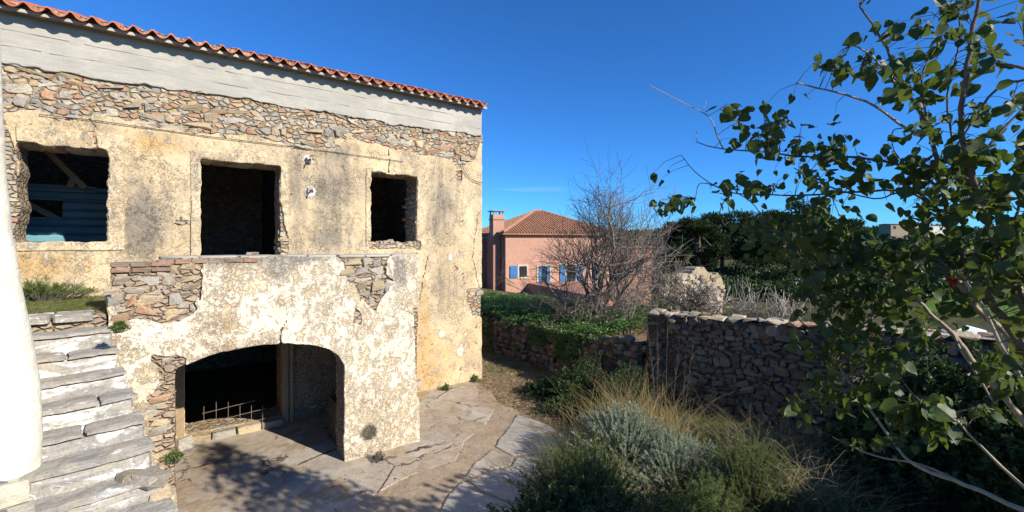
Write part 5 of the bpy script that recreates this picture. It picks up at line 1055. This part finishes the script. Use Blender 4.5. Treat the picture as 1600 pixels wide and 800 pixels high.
def resample(pts):
    out = []
    for i in range(len(pts) - 1):
        p0, p1, p2, p3 = pts[max(0, i - 1)], pts[i], pts[i + 1], pts[min(len(pts) - 1, i + 2)]
        for k in range(4):
            t = k / 4; out.append(.5 * ((2 * p1) + (p2 - p0) * t + (2 * p0 - 5 * p1 + 4 * p2 - p3) * t * t + (3 * p1 - p0 - 3 * p2 + p3) * t ** 3))
    out.append(pts[-1]); return out
BP = []
for pts, r0, r1, kd in BR:
    P_ = resample([at(a_, b_, c_ * TS) for a_, b_, c_ in pts]); n_ = len(P_); r0 *= (.82 if kd == 'p' else .8); r1 *= .85; P_ = [p + Vector((random.uniform(-1, 1), random.uniform(-1, 1), random.uniform(-1, 1))) * r0 * .25 for p in P_]
    mb = MB(); mb.tube(P_, [r0 + (r1 - r0) * i / (n_ - 1) for i in range(n_)], 7 if r0 > .012 else 5); mb.build('branch' if r0 < .02 else 'stem', M['pale_bark' if kd == 'p' else 'bark'], gt, smooth=True); BP += P_
root_ = at(1790, 900, 3.6 * TS); base_ = Vector((root_.x + .25, root_.y - .3, -.05))
mb = MB()
for a in ((1760, 900, 3.7), (1780, 900, 3.5), (1800, 900, 3.4), (1740, 900, 3.9)): e_ = at(a[0], a[1], a[2] * TS); mb.tube([base_, base_.lerp(e_, .5), e_], [.07, .04, .026], 8)
mb.build('trunk', M['bark'], gt, smooth=True)
# heart shaped leaf, folded along the midrib, hanging from a short stalk
def heart(seed):
    rs = np.random.RandomState(seed); out = [(0, 0), (.22, .09), (.42, .02), (.50, -.2), (.44, -.45), (.28, -.72), (.08, -.95), (0, -1.05)]
    mid = [(0, y) for y in (0, 0, -.06, -.22, -.47, -.72, -.92, -1.05)]; v = []; cu = rs.uniform(.1, .4); fo = rs.uniform(.1, .5); tw = rs.uniform(-.3, .3)
    def P_(x, y): return (x, fo * abs(x) + cu * y * y * .5 + tw * x * y + .04 * math.sin(y * 9 + x * 7 + seed), y)
    v += [P_(*p) for p in mid]; v += [P_(x * .9, y) for x, y in out[1:7]]; v += [P_(-x * .9, y) for x, y in out[1:7]]
    f = []
    for s0, fl_ in ((8, 0), (14, 1)):
        for i in range(5): q = (i + 1, s0 + i, s0 + i + 1, i + 2); f.append(q if fl_ == 0 else q[::-1])
        q = (6, s0 + 5, 7); f.append(q if fl_ == 0 else q[::-1])
    v += [(.012, 0, 0), (-.012, 0, 0), (0, .02, .35)]; f.append((20, 21, 22))
    return v, f
LEAVES = []
for k_ in range(7): v, f = heart(k_); LEAVES.append((mesh('leaf', v, f, M['leaf'], True), np.array(v), f))
CL = [(1200, 188, 34, 24, 22, 4.4), (1150, 175, 24, 12, 10, 4.5), (1150, 222, 8, 8, 3, 4.5), (1190, 225, 30, 26, 12, 4.4), (1235, 235, 30, 30, 16, 4.3), (1300, 235, 36, 40, 22, 4.1), (1330, 270, 40, 36, 24, 4.1), (1262, 285, 26, 26, 12, 4.3),
 (1180, 296, 24, 16, 12, 4.4), (1135, 300, 18, 16, 8, 4.4), (1290, 330, 40, 36, 26, 4.2), (1320, 390, 50, 46, 44, 4.3), (1250, 370, 46, 34, 28, 4.5), (1190, 360, 36, 26, 18, 4.5), (1280, 440, 44, 44, 34, 4.4), (1340, 470, 46, 46, 40, 4.3), (1310, 530, 44, 40, 32, 4.4),
 (1370, 560, 40, 40, 28, 4.3), (1290, 600, 36, 34, 20, 4.5), (1330, 620, 30, 22, 10, 4.4), (1245, 530, 14, 16, 6, 4.5), (1240, 640, 20, 16, 7, 4.6), (1055, 316, 30, 14, 16, 4.4), (1030, 326, 22, 9, 8, 4.4), (960, 320, 10, 6, 5, 4.9), (1308, 102, 28, 13, 16, 4.0), (1360, 105, 22, 22, 14, 3.9), (1385, 50, 24, 20, 9, 3.8), (1400, 100, 24, 18, 9, 3.8),
 (1400, 145, 22, 18, 8, 3.8), (1440, 40, 14, 20, 6, 3.8), (1478, 20, 26, 20, 12, 3.6), (1470, 70, 16, 14, 4, 3.6), (1440, 120, 36, 24, 12, 3.8), (1430, 150, 20, 16, 7, 3.8), (1530, 40, 40, 26, 12, 3.5), (1545, 90, 26, 20, 10, 3.5), (1500, 120, 30, 30, 12, 3.6), (1520, 170, 24, 24, 10, 3.5), (1460, 200, 36, 26, 14, 3.8),
 (1395, 145, 15, 15, 4, 3.9), (1390, 235, 26, 20, 8, 3.9), (1480, 250, 40, 30, 24, 3.7), (1440, 270, 34, 30, 20, 3.8), (1530, 240, 34, 30, 20, 3.5), (1500, 310, 46, 34, 34, 3.7), (1440, 340, 40, 34, 28, 3.8), (1550, 310, 40, 36, 30, 3.5), (1590, 180, 20, 40, 9, 3.1), (1595, 260, 18, 34, 10, 3.1), (1590, 380, 40, 60, 34, 3.3), (1470, 400, 44, 30, 26, 3.8),
 (1400, 400, 40, 34, 30, 4.1), (1530, 390, 34, 40, 20, 3.6), (1400, 470, 36, 34, 22, 4.2), (1430, 520, 30, 24, 10, 4.1), (1500, 470, 26, 26, 9, 3.8), (1440, 640, 38, 18, 16, 3.5), (1470, 668, 26, 22, 10, 3.5), (1410, 650, 14, 26, 5, 3.6), (1558, 650, 10, 12, 3, 3.35), (1530, 640, 12, 8, 3, 3.4), (1560, 560, 30, 30, 8, 3.4), (1590, 600, 20, 30, 6, 3.3),
 (1370, 690, 50, 16, 8, 4.3), (1560, 440, 30, 30, 10, 3.5), (1640, 450, 50, 90, 50, 3.2), (1640, 250, 40, 110, 50, 3.1), (1600, 20, 30, 40, 7, 3.0), (1680, 60, 60, 60, 40, 3.2), (1520, -60, 90, 40, 50, 3.7), (1400, -60, 70, 30, 20, 4.0)]
rs = np.random.RandomState(66); leaves = []
for (cx, cy, rx, ry, n_, d) in CL:
    n_ = int(n_ * (1.9 if cy < 350 else 3.0))
    for _ in range(n_):
        px, py, dd = cx + rs.normal(0, rx * .55), cy + rs.normal(0, ry * .55), (d + rs.normal(0, .22)) * TS; p = at(px, py, dd)
        k = min(range(len(BP)), key=lambda i: (BP[i] - p).length_squared); q = BP[k]; dl = (p - q).length; lim_ = .30 if cy < 620 else .2
        if dl > lim_: p = q + (p - q) * (lim_ * rs.uniform(.4, 1.0) / dl)
        big = 1.2 if (cy > 600 and 1390 < cx < 1500) else (.78 if cx < 1120 else 1.0)
        s = .071 * big * rs.uniform(.5, 1.3); e = (rs.normal(0, .75), rs.normal(0, .6), rs.uniform(0, 2 * PI)); leaves.append((s / dd * (3 if 0 < py < 800 and 0 < px < 1600 else .1), p, s, e))
        if rs.rand() < .45:
            if dl > .02: twg.tube([q, q.lerp(p, .55) + Vector(tuple(rs.uniform(-.02, .02, 3))) + Vector((0, 0, .02)), p + Vector((0, 0, s * .3))], [.0026, .0019, .0012], 3)
# unseen leaves added beside the crown, shaped to shade the path and garden
for _ in range(3000):
    p = Vector((rs.uniform(4.6, 6.2), rs.uniform(-2.6, .3), rs.uniform(2.3, 3.6)))
    dpt = p.dot(FW); pxx = 800 + p.dot(RT) / dpt * FPX; pyy = HY - (p.z - EYE) / dpt * FPX
    if pxx < 1625 and pyy > -25: continue
    leaves.append((.001, p, .10 * rs.uniform(.7, 1.3), (rs.uniform(-.6, .6), rs.uniform(-.5, .5), rs.uniform(0, 6.28))))
leaves.sort(key=lambda q: -q[0])
for i, (_, p, s, e) in enumerate(leaves[:298]): inst('leaf', LEAVES[i % 7][0], gt, p, e, (s, s, s))
vs, fs = [], []; o_ = 0
from mathutils import Euler
for i, (_, p, s, e) in enumerate(leaves[298:]):
    _, v, f = LEAVES[i % 7]; m_ = np.array(Euler(e).to_matrix()); w = (v * s) @ m_.T + np.array(p); vs.append(w); fs += [[k + o_ for k in q] for q in f]; o_ += len(w)
obj('foliage', np.concatenate(vs), fs, M['leaf'], gt, True, kind='stuff'); twg.build('twigs', M['bark'], gt, kind='stuff')
fp = at(1485, 441, 3.7 * TS)                    # red blossom
for k_ in range(6):
    a = k_ * PI / 3; mb = MB(); mb.add([(0, 0, 0), (math.cos(a - .4) * .028, math.sin(a - .4) * .028, .012), (math.cos(a) * .045, math.sin(a) * .045, .004), (math.cos(a + .4) * .028, math.sin(a + .4) * .028, .012)], [(0, 1, 2, 3)])
    o = mb.build('petal', M['red'], gt); o.location = fp; o.rotation_euler = (1.1, .3, -.6)
rebase(gt, (base_.x, base_.y, 0))
# ---------------------------------------------------------------- added block, unseen behind the viewer's right, to shade the garden's near end
st = empty('shade_block', (6.2, -3.9, 0), 0, label='rubble garden store south of the garden, beside the leafy tree', cat='building')
rough_box('wall', (0, 0, 0), (8.5, 2.4, 2.7), M['core'], st, .5, .04); rough_box('roof', (-.2, -.2, 2.7), (8.7, 2.6, 2.82), M['old_tile'], st, .5, .02)
